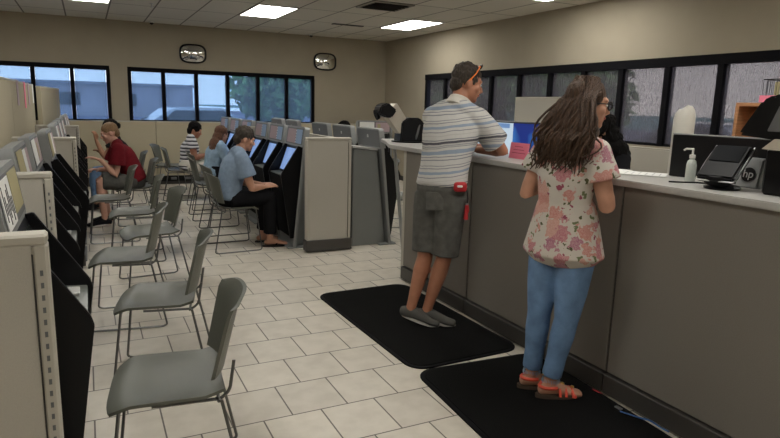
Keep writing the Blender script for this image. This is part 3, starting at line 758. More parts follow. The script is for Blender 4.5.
# ================================================================== PEOPLE
def az(a): return V((math.sin(rad(a)), math.cos(rad(a)), 0))
def head(b, C, f, u, s=1.0):
    """adds head volumes; returns rotation (x right, y forward, z up)"""
    f = V(f).normalized(); u = (V(u)-f*V(u).dot(f)).normalized(); r = f.cross(u)
    R = Matrix((r, f, u)).transposed()
    def E(c, q, n=16): b.ell(C+R@(V(c)*s), V(q)*s, R, n)
    E((0, -.012, .032), (.076, .097, .090), 20); E((0, .022, -.030), (.060, .070, .082)); E((0, .050, -.072), (.040, .042, .036)); E((0, .076, -.094), (.020, .017, .018), 10)
    E((0, .080, .030), (.050, .018, .016), 12)
    for sg in (-1, 1):
        E((sg*.040, .062, -.022), (.022, .022, .024), 10); E((sg*.079, -.008, -.006), (.010, .020, .032), 10); E((sg*.030, .078, .006), (.015, .012, .010), 8)
    b.tube([C+R@(V(p)*s) for p in ((0, .088, .012), (0, .103, -.010), (0, .112, -.026), (0, .094, -.036))], [.009*s, .011*s, .014*s, .010*s], 10)
    E((0, .089, -.050), (.022, .010, .007), 10); E((0, .088, -.063), (.020, .010, .007), 10)
    return R
def hand(b, W, d, nrm, th, s=1.0, curl=.5, spread=.0):
    """W wrist, d direction of the hand, nrm back-of-hand normal, th +-1 thumb side"""
    d = V(d).normalized(); nrm = (V(nrm)-d*V(nrm).dot(d)).normalized(); sd = d.cross(nrm)*th
    b.loft([(W-d*.02*s, .027*s, .019*s), (W+d*.02*s, .034*s, .016*s), (W+d*.06*s, .040*s, .015*s), (W+d*.088*s, .039*s, .012*s)], sd, 14)
    for k, (o, L_) in enumerate(((.030, .070), (.010, .080), (-.011, .074), (-.031, .058))):
        p = W+d*.080*s+sd*o*s; a = 0; pts = [p-d*.02*s]; dd = d; q = p
        pts.append(q)
        for j, fr in enumerate((.42, .32, .26)):
            a += curl*(.7 if j == 0 else 1.0)
            dd = (d*math.cos(a)-nrm*math.sin(a)+sd*spread*(1.5-k)*.12).normalized(); q = q+dd*L_*fr*s; pts.append(q)
        b.tube(pts, [.0088*s, .0088*s, .0082*s, .0075*s, .0062*s], 8)
    p = W+d*.022*s+sd*.028*s; t1 = (d*.6+sd*.75-nrm*.25).normalized(); t2 = (d*.85+sd*.35-nrm*.35).normalized()
    b.tube([p-sd*.012*s, p+t1*.035*s, p+t1*.035*s+t2*.028*s, p+t1*.035*s+t2*.050*s], [.013*s, .0115*s, .0098*s, .0075*s], 8)
def arm(b, S, E_, W_, s=1.0, k=1.0):
    S, E_, W_ = V(S), V(E_), V(W_); d1 = E_-S; d2 = W_-E_
    b.tube([S-d1*.05, S+d1*.12, S+d1*.45, S+d1*.85, E_, E_+d2*.22, E_+d2*.6, W_], [.050*s*k, .056*s*k, .049*s*k, .041*s*k, .040*s*k, .043*s*k, .033*s*k, .026*s], 14)
def leg(b, H_, K_, A_, s=1.0, k=1.0):
    H_, K_, A_ = V(H_), V(K_), V(A_); d1 = K_-H_; d2 = A_-K_
    fwd = V((0, 0, 0))
    b.tube([H_, H_+d1*.25, H_+d1*.65, H_+d1*.92, K_+d2*.05, K_+d2*.28, K_+d2*.6, K_+d2*.88, A_, A_+d2.normalized()*.02], [.086*s*k, .086*s*k, .067*s*k, .056*s*k, .054*s*k, .057*s*k, .046*s*k, .035*s, .034*s, .034*s], 16)
def foot(b, A_, td, s=1.0, lift=0.0, k=1.0):
    A_ = V(A_); td = V(td).normalized(); g = A_.z-.075*s
    heel = V((A_.x, A_.y, 0))-td*.045*s; side = V((td.y, -td.x, 0))
    def P(t, z): return heel+td*t*s+V((0, 0, z))
    z0 = g+.0
    b.loft([(P(-.008, z0+.030), .028*s*k, .026*s), (P(.03, z0+.036), .034*s*k, .033*s), (P(.08, z0*.64+.050), .036*s*k, .038*s), (P(.13, z0*.41+.040), .041*s*k, .028*s), (P(.18, z0*.18+.032), .044*s*k, .020*s), (P(.225, .028), .037*s*k, .015*s)], side, 16)
    b.tube([P(.045, z0+.03), A_], [.036*s, .034*s], 12)
def torso(b, P0, C0, hr, srr, s=1.0, g=0.0, fem=False, belly=0.0, neck=None, low=0.0, t0=None, sh=1.0):
    """pelvis P0, shoulder mid C0, hip right vec, shoulder right vec"""
    P0, C0 = V(P0), V(C0); d = C0-P0
    bend = srr.cross(d.normalized())  # towards the front or back
    wv_ = (.155, .150, .142, .150, .170, .178, .165, .10) if not fem else (.165, .150, .122, .130, .145, .150, .140, .085)
    dv_ = (.105, .110, .105, .108, .115, .112, .085, .06) if not fem else (.108, .102, .088, .098, .112, .098, .072, .055)
    ts = (-.06-low, .08, .30, .50, .70, .84, .96, 1.04)
    secs = []; sides = []
    if t0 is not None:
        def itp(t_, A):
            for i in range(len(ts)-1):
                if ts[i] <= t_ <= ts[i+1]: q = (t_-ts[i])/(ts[i+1]-ts[i]); return A[i]*(1-q)+A[i+1]*q
        w0, q0 = itp(t0, wv_)*1.02, itp(t0, dv_)*1.03; keep = [i for i in range(len(ts)) if ts[i] > t0+.02]
        wv_ = [w0, w0]+[wv_[i] for i in keep]; dv_ = [q0, q0]+[dv_[i] for i in keep]; ts = [t0, t0+.015]+[ts[i] for i in keep]
    fdir = (V((-hr.y, hr.x, 0))+V((-srr.y, srr.x, 0))).normalized()
    for t_, w_, q in zip(ts, wv_, dv_):
        bulge = math.sin(max(0, min(1, t_))*math.pi)
        secs.append((P0+d*t_-fdir*.02*bulge+fdir*belly*.5*bulge, w_*s+g, q*s+g+belly*.5*bulge)); sides.append(hr.lerp(srr, max(0, min(1, t_))).normalized())
    b.loft(secs, sides, 26)
def person(name, label, J, skin, s=1.0, fem=False, voxel=.006, belly=0.0, k=1.0, group=None, curl=.5, barefeet=True, hands=True):
    rt = thing(name, label, 'person', (J['P'][0], J['P'][1], 0), 0, group)
    off = V(rt.location)
    b = MB(); hr = az(J['ha']+90); srr = az(J['sa']+90); P0, C0 = V(J['P']), V(J['C'])
    torso(b, P0, C0, hr, srr, s, 0, fem, belly)
    SR = V(J.get('SR', C0+srr*(.175 if not fem else .150)*s)); SL = V(J.get('SL', C0-srr*(.175 if not fem else .150)*s))
    hd = V(J['H']); hf = V(J['hf']); hu = V(J.get('hu', (0, 0, 1)))
    nb = C0+V((0, 0, .01)); nk = hd-hf.normalized()*.025*s-hu.normalized()*.06*s
    b.tube([nb-V((0, 0, .03)), nb+(nk-nb)*.45, nk], [.068*s, .056*s if not fem else .047*s, .054*s if not fem else .045*s], 16)
    for S_ in (SR, SL): b.ell(S_, (.058*s, .058*s, .055*s)); b.tube([nb+V((0, 0, .065*s)), nb.lerp(S_, .45)+V((0, 0, .030*s)), S_], [.046*s, .055*s, .052*s], 12)
    R = head(b, hd, hf, hu, s)
    arm(b, SR, J['ER'], J['WR'], s, k); arm(b, SL, J['EL'], J['WL'], s, k)
    if hands:
        for w_, e_, q, th in (('WR', 'ER', 'R', 1), ('WL', 'EL', 'L', -1)):
            dd = J.get('d'+q, V(J[w_])-V(J[e_])); nn = J.get('n'+q, (0, 0, 1)); hand(b, V(J[w_])+V(dd).normalized()*.02*s, dd, nn, J.get('u'+q, -th), s, J.get('c'+q, curl))
    HR = P0+hr*.088*s-V((0, 0, .02)); HL = P0-hr*.088*s-V((0, 0, .02))
    leg(b, HR, J['KR'], J['AR'], s, k); leg(b, HL, J['KL'], J['AL'], s, k)
    foot(b, J['AR'], J['tR'], s); foot(b, J['AL'], J['tL'], s)
    bmesh.ops.translate(b.bm, verts=b.bm.verts[:], vec=-off)
    body = b.obj('body', skin, rt); remesh(body, voxel, 4)
    J.update(SRv=SR, SLv=SL, HR=HR, HL=HL, hr=hr, srr=srr, R=R, off=off, s=s, fem=fem, belly=belly, k=k, hd=hd, nb=nb)
    # eyes
    for sg in (-1, 1):
        c = hd+R@(V((sg*.031, .083, .006))*s)-off
        e_ = MB().ell(c, V((.0125, .008, .008))*s, R, 12).obj('eye', M_eye, rt)
        MB().ell(c+R@V((0, .0065*s, 0)), V((.0055, .003, .0055))*s, R, 10).obj('iris', M_ink, e_)
    MB().ell(hd+R@(V((0, .0935, -.0565))*s)-off, V((.021, .009, .009))*s, R, 12).obj('lips', M_lips, rt)
    return rt, J
def fin(b, name, m, rt, J, voxel=.009, it=4):
    bmesh.ops.translate(b.bm, verts=b.bm.verts[:], vec=-J['off']); o = b.obj(name, m, rt)
    return remesh(o, voxel, it) if voxel else o
def shirt(rt, J, m, g=.014, sl=.55, low=0.0, t0=None, name='shirt', flare=0.0, voxel=.009, loose=.018, hem=None):
    b = MB(); s = J['s']; k = J['k']
    torso(b, J['P'], J['C'], J['hr'], J['srr'], s, g, J['fem'], J['belly'], low=low, t0=t0)
    if hem:  # flared lower part
        P0, C0 = V(J['P']), V(J['C']); zt, zb, w0, w1, d0, d1 = hem; d = C0-P0; secs = []
        for i in range(6):
            t_ = i/5; z = zt+(zb-zt)*t_; q = P0+d*((z-P0.z)/d.z); secs.append((q, w0+(w1-w0)*t_, d0+(d1-d0)*t_))
        b.loft(secs, J['hr'], 26)
    for S_, E_, W_ in ((J['SRv'], J['ER'], J['WR']), (J['SLv'], J['EL'], J['WL'])):
        S_, E_, W_ = V(S_), V(E_), V(W_); d1 = E_-S_
        b.ell(S_, V((.062, .062, .060))*s+V((g, g, g))*.6); b.tube([J['nb']+V((0, 0, .058*s)), J['nb'].lerp(S_, .45)+V((0, 0, .030*s)), S_], [.046*s+g*.6, .055*s+g*.8, .052*s+g*.7], 14)
        n = min(1, sl); b.tube([S_-d1*.05, S_+d1*.15, S_+d1*n*.6, S_+d1*n], [.052*s*k+g, .058*s*k+g, .054*s*k+g+loose*.6, .052*s*k+g+loose], 18)
        if sl > 1:
            d2 = W_-E_; b.tube([E_-d1*.1, E_, E_+d2*.25, E_+d2*(sl-1)], [.043*s*k+g, .044*s*k+g, .044*s*k+g, .034*s*k+g], 14)
    return fin(b, name, m, rt, J, voxel)
def collar(rt, J, m):
    b = MB(); nb = J['nb']; up_ = (V(J['H'])-nb).normalized(); s = J['s']
    b.tube([nb+up_*.045, nb+up_*.090, nb+up_*.118], [.100*s, .080*s, .075*s], 22); fin(b, 'collar', m, rt, J, .006, 2)
def trousers(rt, J, m, to=1.0, g=.012, hemw=.0, name='trousers', voxel=.009, hip=.0):
    """to: 0..1 along the leg (1 = ankle)"""
    b = MB(); s = J['s']; k = J['k']; P0, C0 = V(J['P']), V(J['C']); d = C0-P0; hr = J['hr']
    w_ = (.165 if J['fem'] else .158)*s+g+hip
    b.loft([(P0-V((0, 0, .07*s)), w_*.80, .10*s+g), (P0+d*.0, w_, .118*s+g), (P0+d*.12, w_*.97, .112*s+g), (P0+d*.20, w_*.95, .108*s+g)], hr, 24)
    for H_, K_, A_ in ((J['HR'], J['KR'], J['AR']), (J['HL'], J['KL'], J['AL'])):
        H_, K_, A_ = V(H_), V(K_), V(A_); d1 = K_-H_; d2 = A_-K_; L1, L2 = d1.length, d2.length; tot = L1+L2
        pts = []; rs = []
        for q, r in ((0, .088), (.12, .090), (.32, .078), (.46, .064), (.52, .057), (.64, .058), (.8, .047), (.95, .039), (1, .038)):
            if q > to: break
            p = H_+d1*min(1, q*tot/L1) if q*tot <= L1 else K_+d2*((q*tot-L1)/L2); pts.append(p); rs.append(r*s*k+g+hemw*(q/to)**2)
        q = to; p = H_+d1*(q*tot/L1) if q*tot <= L1 else K_+d2*((q*tot-L1)/L2); 
        if (p-pts[-1]).length > .004: pts.append(p); rs.append(rs[-1]+(.001))
        b.tube(pts, rs, 20)
    return fin(b, name, m, rt, J, voxel)
def shoe(rt, J, m, ms, s=1.0, both=True, open_=False):
    for A_, td in ((J['AR'], J['tR']), (J['AL'], J['tL'])):
        b = MB(); A_ = V(A_); td = V(td).normalized(); side = V((td.y, -td.x, 0)); z0 = A_.z-.075*s; heel = V((A_.x, A_.y, 0))-td*.05*s
        def P(t, z): return heel+td*t*s+V((0, 0, z))
        b.loft([(P(-.012, z0+.046), .033*s, .034*s), (P(.03, z0*.86+.052), .040*s, .042*s), (P(.08, z0*.64+.054), .043*s, .044*s), (P(.14, z0*.36+.045), .046*s, .034*s), (P(.19, z0*.14+.036), .048*s, .026*s), (P(.24, .032), .040*s, .021*s)], side, 18)
        sh = fin(b, 'shoe', m, rt, J, .006, 3)
        b = MB(); Lr = []
        for zz in (0.004, .024):
            ring = []
            for i in range(28):
                a = 2*math.pi*i/28; c, q = math.cos(a), math.sin(a); t = .118+.132*c; w_ = .041*(1-.18*(c < 0)*abs(c))*q*(1-.12*max(0, -c))
                zl = z0*max(0, 1-t/.22); ring.append(b.bm.verts.new(P(t, zl+zz+.002)+side*w_*s))
            Lr.append(ring)
        b.skin(Lr); so = fin(b, 'sole', ms, rt, J, 0); so.parent = sh
def hair_cap(rt, J, m, c=(0, -.020, .048), r=(.083, .098, .090), nape=True, amp=.010, voxel=.005, fr=60, extra=None):
    b = MB(); R = J['R']; hd = J['hd']; s = J['s']
    def E(cc, q): b.ell(hd+R@(V(cc)*s), V(q)*s, R, 28)
    E(c, r)
    if nape: E((0, -.068, -.012), (.062, .045, .062))
    for e_ in (extra or []): E(*e_)
    bmesh.ops.translate(b.bm, verts=b.bm.verts[:], vec=-J['off']); o = b.obj('hair', m, rt); remesh(o, voxel, 1)
    for v_ in o.data.vertices:
        p = v_.co; n = noise.noise(V((p.x*fr, p.y*fr, p.z*fr*.5))); v_.co = p+(p-(hd-J['off'])).normalized()*amp*(n+.15)
    return o
def strands(rt, J, m, roots, n, path, r0, name='hair_strands', seed=3, wav=.012):
    """path(u,w) -> list of points in head space for strand parameter"""
    rnd = random.Random(seed); b = MB(); R = J['R']; hd = J['hd']
    for i in range(n):
        pts = path(rnd, i/n); ph = rnd.uniform(0, 6.28); out = []
        for j, p in enumerate(pts):
            t = j/(len(pts)-1); out.append(p+V((math.sin(ph+t*13), math.cos(ph*1.3+t*12), .4*math.sin(ph+t*10)))*wav*t**1.3)
        rr_ = r0*rnd.uniform(.7, 1.3); b.tube(out, [rr_*(1-.75*(j/(len(out)-1))**2) for j in range(len(out))], 5)
    return fin(b, name, m, rt, J, 0)

# ---- man in striped polo at the counter
J = dict(P=(2.115, 3.45, .955), ha=62, sa=58, C=(2.235, 3.51, 1.452), H=(2.345, 3.54, 1.670), hf=(.90, -.24, -.22), hu=(.22, 0, 1),
         ER=(2.545, 3.36, 1.225), WR=(2.50, 3.60, 1.215), EL=(2.50, 3.86, 1.225), WL=(2.62, 3.66, 1.22), nR=(0, 0, 1), nL=(0, 0, 1), tR_=1,
         KR=(2.135, 3.40, .50), KL=(2.045, 3.50, .50), AR=(2.050, 3.46, .115), AL=(1.945, 3.50, .135), tR=(.80, -.55, 0), tL=(.80, -.60, 0))
man, J = person('person', 'standing man in a striped polo, grey shorts and grey shoes, leaning on the counter', J, M_skin_tan, 1.02, voxel=.006, belly=.02, k=.98, curl=.25)
J['SRv'] = J['SRv']-az(148)*.012-V((0, 0, .012)); J['SLv'] = J['SLv']+az(148)*.02-V((0, 0, .012))
shirt(man, J, M_polo, .026, .74, t0=.06, name='polo_shirt', loose=.014, voxel=.008); collar(man, J, M_whitecl)
trousers(man, J, M_shorts, .50, .012, .026, 'shorts', voxel=.008, hip=.004)
shoe(man, J, M_shoe, M_sole, 1.02)
hair_cap(man, J, M_hair_dk, amp=.012)
off = J['off']; R = J['R']; hd = J['hd']
b = MB()   # orange sunglasses pushed up on the head
for sg in (-1, 1): b.tube([hd+R@V((sg*.082, -.02, .0))-off, hd+R@V((sg*.094, .015, .065))-off, hd+R@V((sg*.066, .040, .120))-off], .0045, 6)
b.tube([hd+R@V((-.066, .040, .120))-off, hd+R@V((0, .055, .134))-off, hd+R@V((.066, .040, .120))-off], .005, 6)
sg_ = b.obj('sunglasses', M_orange, man)
for sg in (-1, 1): MB().ell(hd+R@V((sg*.034, .056, .128))-off, (.028, .006, .018), R, 12).obj('lens', M_glass_dark, sg_)
# red pouch and lanyard on the right hip
hr = J['hr']; pc = V((2.155, 3.275, 1.0))-off
po = MB().box(pc, (.085, .075, .062), Matrix.Rotation(rad(-30), 3, 'Z'), .018, 3).obj('belt_pouch', M_red, man, label='red belt pouch')
MB().box(pc+V((-.025, -.035, .008)), (.035, .012, .014), Matrix.Rotation(rad(-30), 3, 'Z'), .004).obj('pouch_label', M_paper, po)
MB().tube([pc+V((.045, -.01, -.01)), pc+V((.055, -.015, -.08)), pc+V((.05, -.015, -.115))], .004, 6).obj('cord', M_ink, po)
MB().tube([pc+V((.05, -.015, -.108)), pc+V((.05, -.015, -.122))], .008, 8).obj('clip', M_metal, po)
MB().tube([pc+V((.05, -.015, -.12)), pc+V((.052, -.015, -.16)), pc+V((.045, -.02, -.175)), pc+V((.043, -.02, -.215))], [.012, .017, .012, .016], 10).obj('key_fob', M_red, po)
# back pocket
q = V((2.02, 3.355, .90))-off
MB().box(q, (.13, .008, .12), Matrix.Rotation(rad(-28), 3, 'Z'), .003).obj('back_pocket', M_shorts, man)

# ---- woman in floral blouse
J = dict(P=(2.125, 2.262, .87), ha=75, sa=78, C=(2.125, 2.26, 1.315), H=(2.185, 2.235, 1.535), hf=(.95, -.42, -.10),
         ER=(2.195, 2.065, 1.06), WR=(2.35, 2.26, 1.205), EL=(2.03, 2.46, 1.08), WL=(2.30, 2.46, 1.205), dR=(.5, 1, .05), dL=(.5, -.9, 0), nR=(0, 0, 1), nL=(0, 0, 1),
         KR=(2.135, 2.205, .465), KL=(2.075, 2.345, .445), AR=(2.108, 2.260, .095), AL=(2.088, 2.385, .095), tR=(.90, -.32, 0), tL=(.88, -.40, 0))
wo, J = person('person', 'standing woman in a floral blouse, blue jeans and coral sandals, at the counter', J, M_skin, .95, fem=True, voxel=.006, k=1.03, curl=.25)
shirt(wo, J, M_floral, .016, .52, name='floral_blouse', loose=.02, voxel=.008, hem=(1.05, .80, .150, .215, .125, .165))
trousers(wo, J, M_denim, .945, .005, .0, 'jeans', voxel=.007, hip=.0)
off = J['off']; R = J['R']; hd = J['hd']; s = J['s']
hair_cap(wo, J, M_hair_br, c=(0, -.022, .046), r=(.088, .100, .094), amp=.006, extra=[((0, -.06, -.05), (.088, .062, .10)), ((-.03, -.085, -.15), (.098, .060, .10))])
fwd = az(78); rt_ = az(168)
def long_path(rnd, w_):
    # roots on the scalp, falling behind the shoulders and down the back
    a = rnd.uniform(-1.25, 1.25); el = rnd.uniform(.1, 1.0)
    p0 = hd+R@(V((math.sin(a)*.088*math.cos(el*.9), .045-.125*abs(math.cos(a*.6))*rnd.uniform(.2, 1), .035+.105*el))*s)
    sd_ = (p0-hd).dot(rt_)
    back = -fwd; L_ = rnd.uniform(.24, .33)
    xs = sd_*1.6+rnd.uniform(-.06, .06)-.02
    p1 = hd+back*(.075+rnd.uniform(0, .03))+rt_*(sd_*1.15)+V((0, 0, .02)); p1 = p1 if (p0-p1).length > .02 else p1+back*.03
    p2 = hd+back*(.10+rnd.uniform(-.01, .05))+rt_*(xs*.95)+V((0, 0, -.10))
    p3 = hd+back*(.135+rnd.uniform(-.03, .05))+rt_*xs*1.0+V((0, 0, -.17))
    p4 = hd+back*(.14+rnd.uniform(-.03, .05))+rt_*(xs*.95-.015)+V((0, 0, -L_))
    P = [p0, p1, p2, p3, p4]; out = []
    for i in range(len(P)-1):
        A, B_ = P[i], P[i+1]; T0 = (P[min(i+1, 4)]-P[max(i-1, 0)])*.5; T1 = (P[min(i+2, 4)]-P[i])*.5
        for k in range(4):
            t = k/4; out.append(A*(2*t**3-3*t*t+1)+T0*(t**3-2*t*t+t)+B_*(-2*t**3+3*t*t)+T1*(t**3-t*t))
    out.append(P[-1]); return out
strands(wo, J, M_hair_br, None, 300, long_path, .0095, 'long_hair', 5, .026)
# glasses
b = MB()
for sg in (-1, 1):
    c = hd+R@(V((sg*.033, .104, .006))*s)
    b.tube([c+R@(V((.025*math.cos(a), 0, .020*math.sin(a)))*s)-off for a in [2*math.pi*i/14 for i in range(15)]], .0042, 6)
    b.tube([c+R@(V((sg*.026, 0, .008))*s)-off, hd+R@(V((sg*.078, .05, .012))*s)-off, hd+R@(V((sg*.084, -.01, .008))*s)-off], .0028, 6)
b.tube([hd+R@(V((-.008, .108, .008))*s)-off, hd+R@(V((.008, .108, .008))*s)-off], .0028, 6)
b.obj('glasses', M_black, wo)
# sandals
for q, td in ((J['AR'], J['tR']), (J['AL'], J['tL'])):
    q = V(q); td = V(td).normalized(); side = V((td.y, -td.x, 0)); heel = V((q.x, q.y, 0))-td*.052*s
    b = MB(); L2 = []
    for zz in (.001, .022):
        L2.append([b.bm.verts.new(heel-off+td*(.108+.135*math.cos(a))*s+side*.047*math.sin(a)*s*(1-.12*(math.cos(a) < 0))+V((0, 0, zz+.013))) for a in [2*math.pi*i/28 for i in range(28)]])
    b.skin(L2); so = b.obj('sandal', M_solebr, wo)
    b = MB()
    def loop(t, z, w_, h_, tilt=0):
        b.tube([heel-off+td*(t*s+tilt*math.sin(a))+side*w_*math.cos(a)*s+V((0, 0, .03+z+h_*math.sin(a)*s)) for a in [math.pi*i/12 for i in range(13)]], .0085, 6)
    loop(.10, 0, .044, .052); loop(.135, 0, .047, .042); loop(.175, -.005, .048, .034); loop(.19, -.005, .047, .032, -.03)
    b.tube([heel-off+td*(.055+.06*math.cos(a))*s+side*.040*math.sin(a)*s+V((0, 0, .075)) for a in [math.pi*.35+math.pi*1.3*i/14 for i in range(15)]], .009, 6)
    b.obj('straps', M_coral, so)
    MB().ell(heel-off+td*.125*s+V((0, 0, .085)), (.012, .012, .008)).ell(heel-off+td*.185*s+V((0, 0, .065)), (.010, .010, .007)).obj('buckle', M_gold, so)
# frayed cuffs
for q, k_ in ((J['AR'], J['KR']), (J['AL'], J['KL'])):
    b = MB(); q = V(q); rnd = random.Random(2); d_ = (V(k_)-q).normalized()
    for i in range(34):
        a = 2*math.pi*i/34; c = q+d_*.028+V((math.cos(a), math.sin(a), 0))*.043
        b.tube([c-off, c-off+V((math.cos(a)*.004, math.sin(a)*.004, -.012-rnd.random()*.014))], .0014, 4)
    b.obj('frayed_cuff', M_denimsh, wo)

# ---- seated people
def seated(x, y, A, seat=.46, s=1.0, lean=12, H=None, hfz=-.25, ha=None, knee=None, feet=.10, arms=None, spread=.10, kneeup=0, footback=0.0):
    f = az(A); r = az(A+90); P0 = V((x, y, seat+.085*s)); C0 = P0+V((0, 0, .435*s*math.cos(rad(lean))))+f*.435*s*math.sin(rad(lean))
    Hd = C0+V((0, 0, .185*s))+f*.075*s
    K = .43*s
    J = dict(P=P0, C=C0, ha=A, sa=A, H=Hd, hf=f+V((0, 0, hfz)))
    for sg, q in ((1, 'R'), (-1, 'L')):
        kk = P0+f*K+r*sg*spread*s+V((0, 0, -.02+kneeup)); kk.z = max(kk.z, .47*s)
        J['K'+q] = kk; an = kk+f*(feet-footback*(sg > 0))*s; an.z = .085; J['A'+q] = an; J['t'+q] = f+r*sg*.15
        J['E'+q] = C0+r*sg*.21*s-V((0, 0, .27*s))+f*.06*s; J['W'+q] = J['E'+q]+f*.22*s-r*sg*.05*s-V((0, 0, .02))
    return J
# man in blue tee
J = seated(1.27, 6.25, 90, .455, .98, lean=14, feet=.02, hfz=-.3)
f = az(90); r = az(180)
J['ER'] = J['C']+V((.09, -.20, -.30)); J['WR'] = V((1.60, 6.10, .655)); J['EL'] = J['C']+V((.10, .19, -.29)); J['WL'] = V((1.62, 6.30, .655)); J['nR'] = (0, -.4, 1); J['cR'] = .25; J['dR'] = (1, .15, .1); J['dL'] = (1, -.3, .1); J['cL'] = .3
J['AR'] = V((1.68, 6.17, .085)); J['AL'] = V((1.66, 6.42, .085)); J['KR'] = V((1.68, 6.14, .545)); J['KL'] = V((1.70, 6.34, .545))
bm_, J = person('person', 'seated man in a blue t-shirt and black trousers at the middle kiosks', J, M_skin, .98, voxel=.006)
shirt(bm_, J, M_bluet, .022, .62, t0=.0, name='tee_shirt', loose=.02)
trousers(bm_, J, M_blackcloth, .93, .008, .020, 'trousers')
hair_cap(bm_, J, M_hair_dk, c=(0, -.016, .052), r=(.085, .099, .090), amp=.010)
shoe(bm_, J, M_solebr, M_black, .6) if False else None
for q, td in ((J['AR'], J['tR']), (J['AL'], J['tL'])):
    q = V(q); td = V(td).normalized(); side = V((td.y, -td.x, 0)); heel = V((q.x, q.y, 0))-td*.055; b = MB(); L2 = []
    for zz in (0, .014): L2.append([b.bm.verts.new(heel-J['off']+td*(.115+.145*math.cos(a))+side*.048*math.sin(a)+V((0, 0, zz+.001))) for a in [2*math.pi*i/24 for i in range(24)]])
    b.skin(L2); so = b.obj('flip_flop', M_black, bm_)
    b = MB()
    for sg in (-1, 1): b.tube([heel-J['off']+td*.11+side*sg*.042+V((0, 0, .025)), heel-J['off']+td*.15+side*sg*.02+V((0, 0, .06)), heel-J['off']+td*.20+V((0, 0, .045))], .006, 6)
    b.obj('strap', M_blackcloth, so)
# man in red tee, facing left
J = seated(.50, 7.98, -90, .455, .98, lean=26, feet=.0, hfz=-.35)
J['ER'] = J['C']+V((-.10, .20, -.28)); J['WR'] = V((.10, 8.08, .66)); J['EL'] = J['C']+V((-.04, -.20, -.30)); J['WL'] = V((.12, 7.80, .80)); J['dL'] = (-1, .0, .35); J['cL'] = .35; J['cR'] = .5; J['nR'] = (0, 0, 1)
J['KR'] = V((.10, 8.10, .54)); J['KL'] = V((.10, 7.86, .54)); J['AL'] = V((.13, 7.84, .085)); J['AR'] = V((.18, 8.10, .085))
rm, J = person('person', 'seated man in a dark red t-shirt reaching to a kiosk in the left row', J, M_skin_pale, .98, voxel=.006)
shirt(rm, J, M_redt, .024, .62, t0=.0, name='tee_shirt', loose=.02)
trousers(rm, J, M_shorts, .44, .010, .02, 'shorts')
hair_cap(rm, J, M_hair_blond, c=(0, -.016, .046), r=(.080, .096, .086), amp=.003)
shoe(rm, J, M_blackcloth, M_sole, 1.0)
# woman in black behind him, facing left
J = seated(.46, 9.15, -90, .455, .95, lean=16, feet=.0, hfz=-.1)
J['ER'] = J['C']+V((-.10, .19, -.26)); J['WR'] = V((.16, 9.25, .76)); J['EL'] = J['C']+V((-.16, -.17, -.20)); J['WL'] = J['H']+V((-.17, -.04, -.17)); J['dL'] = (-.1, .1, 1)
wb, J = person('person', 'seated woman in black with dark hair at the far left kiosks', J, M_skin_brown, .93, fem=True, voxel=.007)
shirt(wb, J, M_blackcloth, .018, .5, low=.02, name='black_top')
trousers(wb, J, M_denim, .93, .012, .0, 'jeans')
hair_cap(wb, J, M_hair_bk, c=(0, -.02, .05), r=(.088, .104, .092), extra=[((0, -.115, .03), (.045, .04, .045))], amp=.006)
shoe(wb, J, M_blackcloth, M_black, .92)
# woman in striped blouse, facing right
J = seated(1.36, 9.75, 95, .45, .88, lean=10, feet=.05, hfz=-.3)
J['hf'] = V((.85, -.35, -.35))
J['ER'] = J['C']+V((.02, -.20, -.25)); J['WR'] = J['C']+V((.22, -.08, -.20)); J['EL'] = J['C']+V((.08, .20, -.26)); J['WL'] = J['C']+V((.26, .05, -.22)); J['dR'] = (.6, .4, .5); J['dL'] = (.6, -.3, .5)
ws, J = person('person', 'seated woman in a black and white striped blouse and white trousers', J, M_skin_tan, .95, fem=True, voxel=.007, belly=.04, k=1.15)
shirt(ws, J, M_striped, .022, .45, low=.04, name='striped_blouse')
trousers(ws, J, M_whitecl, .62, .016, .01, 'capri_trousers')
hair_cap(ws, J, M_hair_bk, c=(0, -.02, .05), r=(.092, .106, .094), extra=[((0, -.07, -.02), (.075, .05, .07))], amp=.008)
shoe(ws, J, M_solebr, M_black, .92)
# girl in denim, facing right / away
J = seated(1.56, 8.85, 80, .45, .86, lean=16, feet=-.05, hfz=-.2)
J['hf'] = V((.90, .55, -.2))
J['ER'] = J['C']+V((.14, -.19, -.25)); J['WR'] = J['C']+V((.28, -.08, -.30)); J['EL'] = J['C']+V((.14, .18, -.24)); J['WL'] = J['C']+V((.28, .10, -.28))
gd, J = person('person', 'seated girl with long auburn hair in a light denim shirt', J, M_skin_pale, .95, fem=True, voxel=.007)
shirt(gd, J, M_denimsh, .022, 1.7, low=.04, name='denim_shirt')
trousers(gd, J, M_blackcloth, .93, .010, .0, 'trousers')
hair_cap(gd, J, M_hair_red, c=(0, -.02, .05), r=(.088, .104, .092), amp=.006, extra=[((0, -.07, -.06), (.088, .065, .12)), ((0, -.115, -.16), (.10, .055, .11)), ((0, -.135, -.25), (.085, .045, .09))])
shoe(gd, J, M_solebr, M_black, .92)
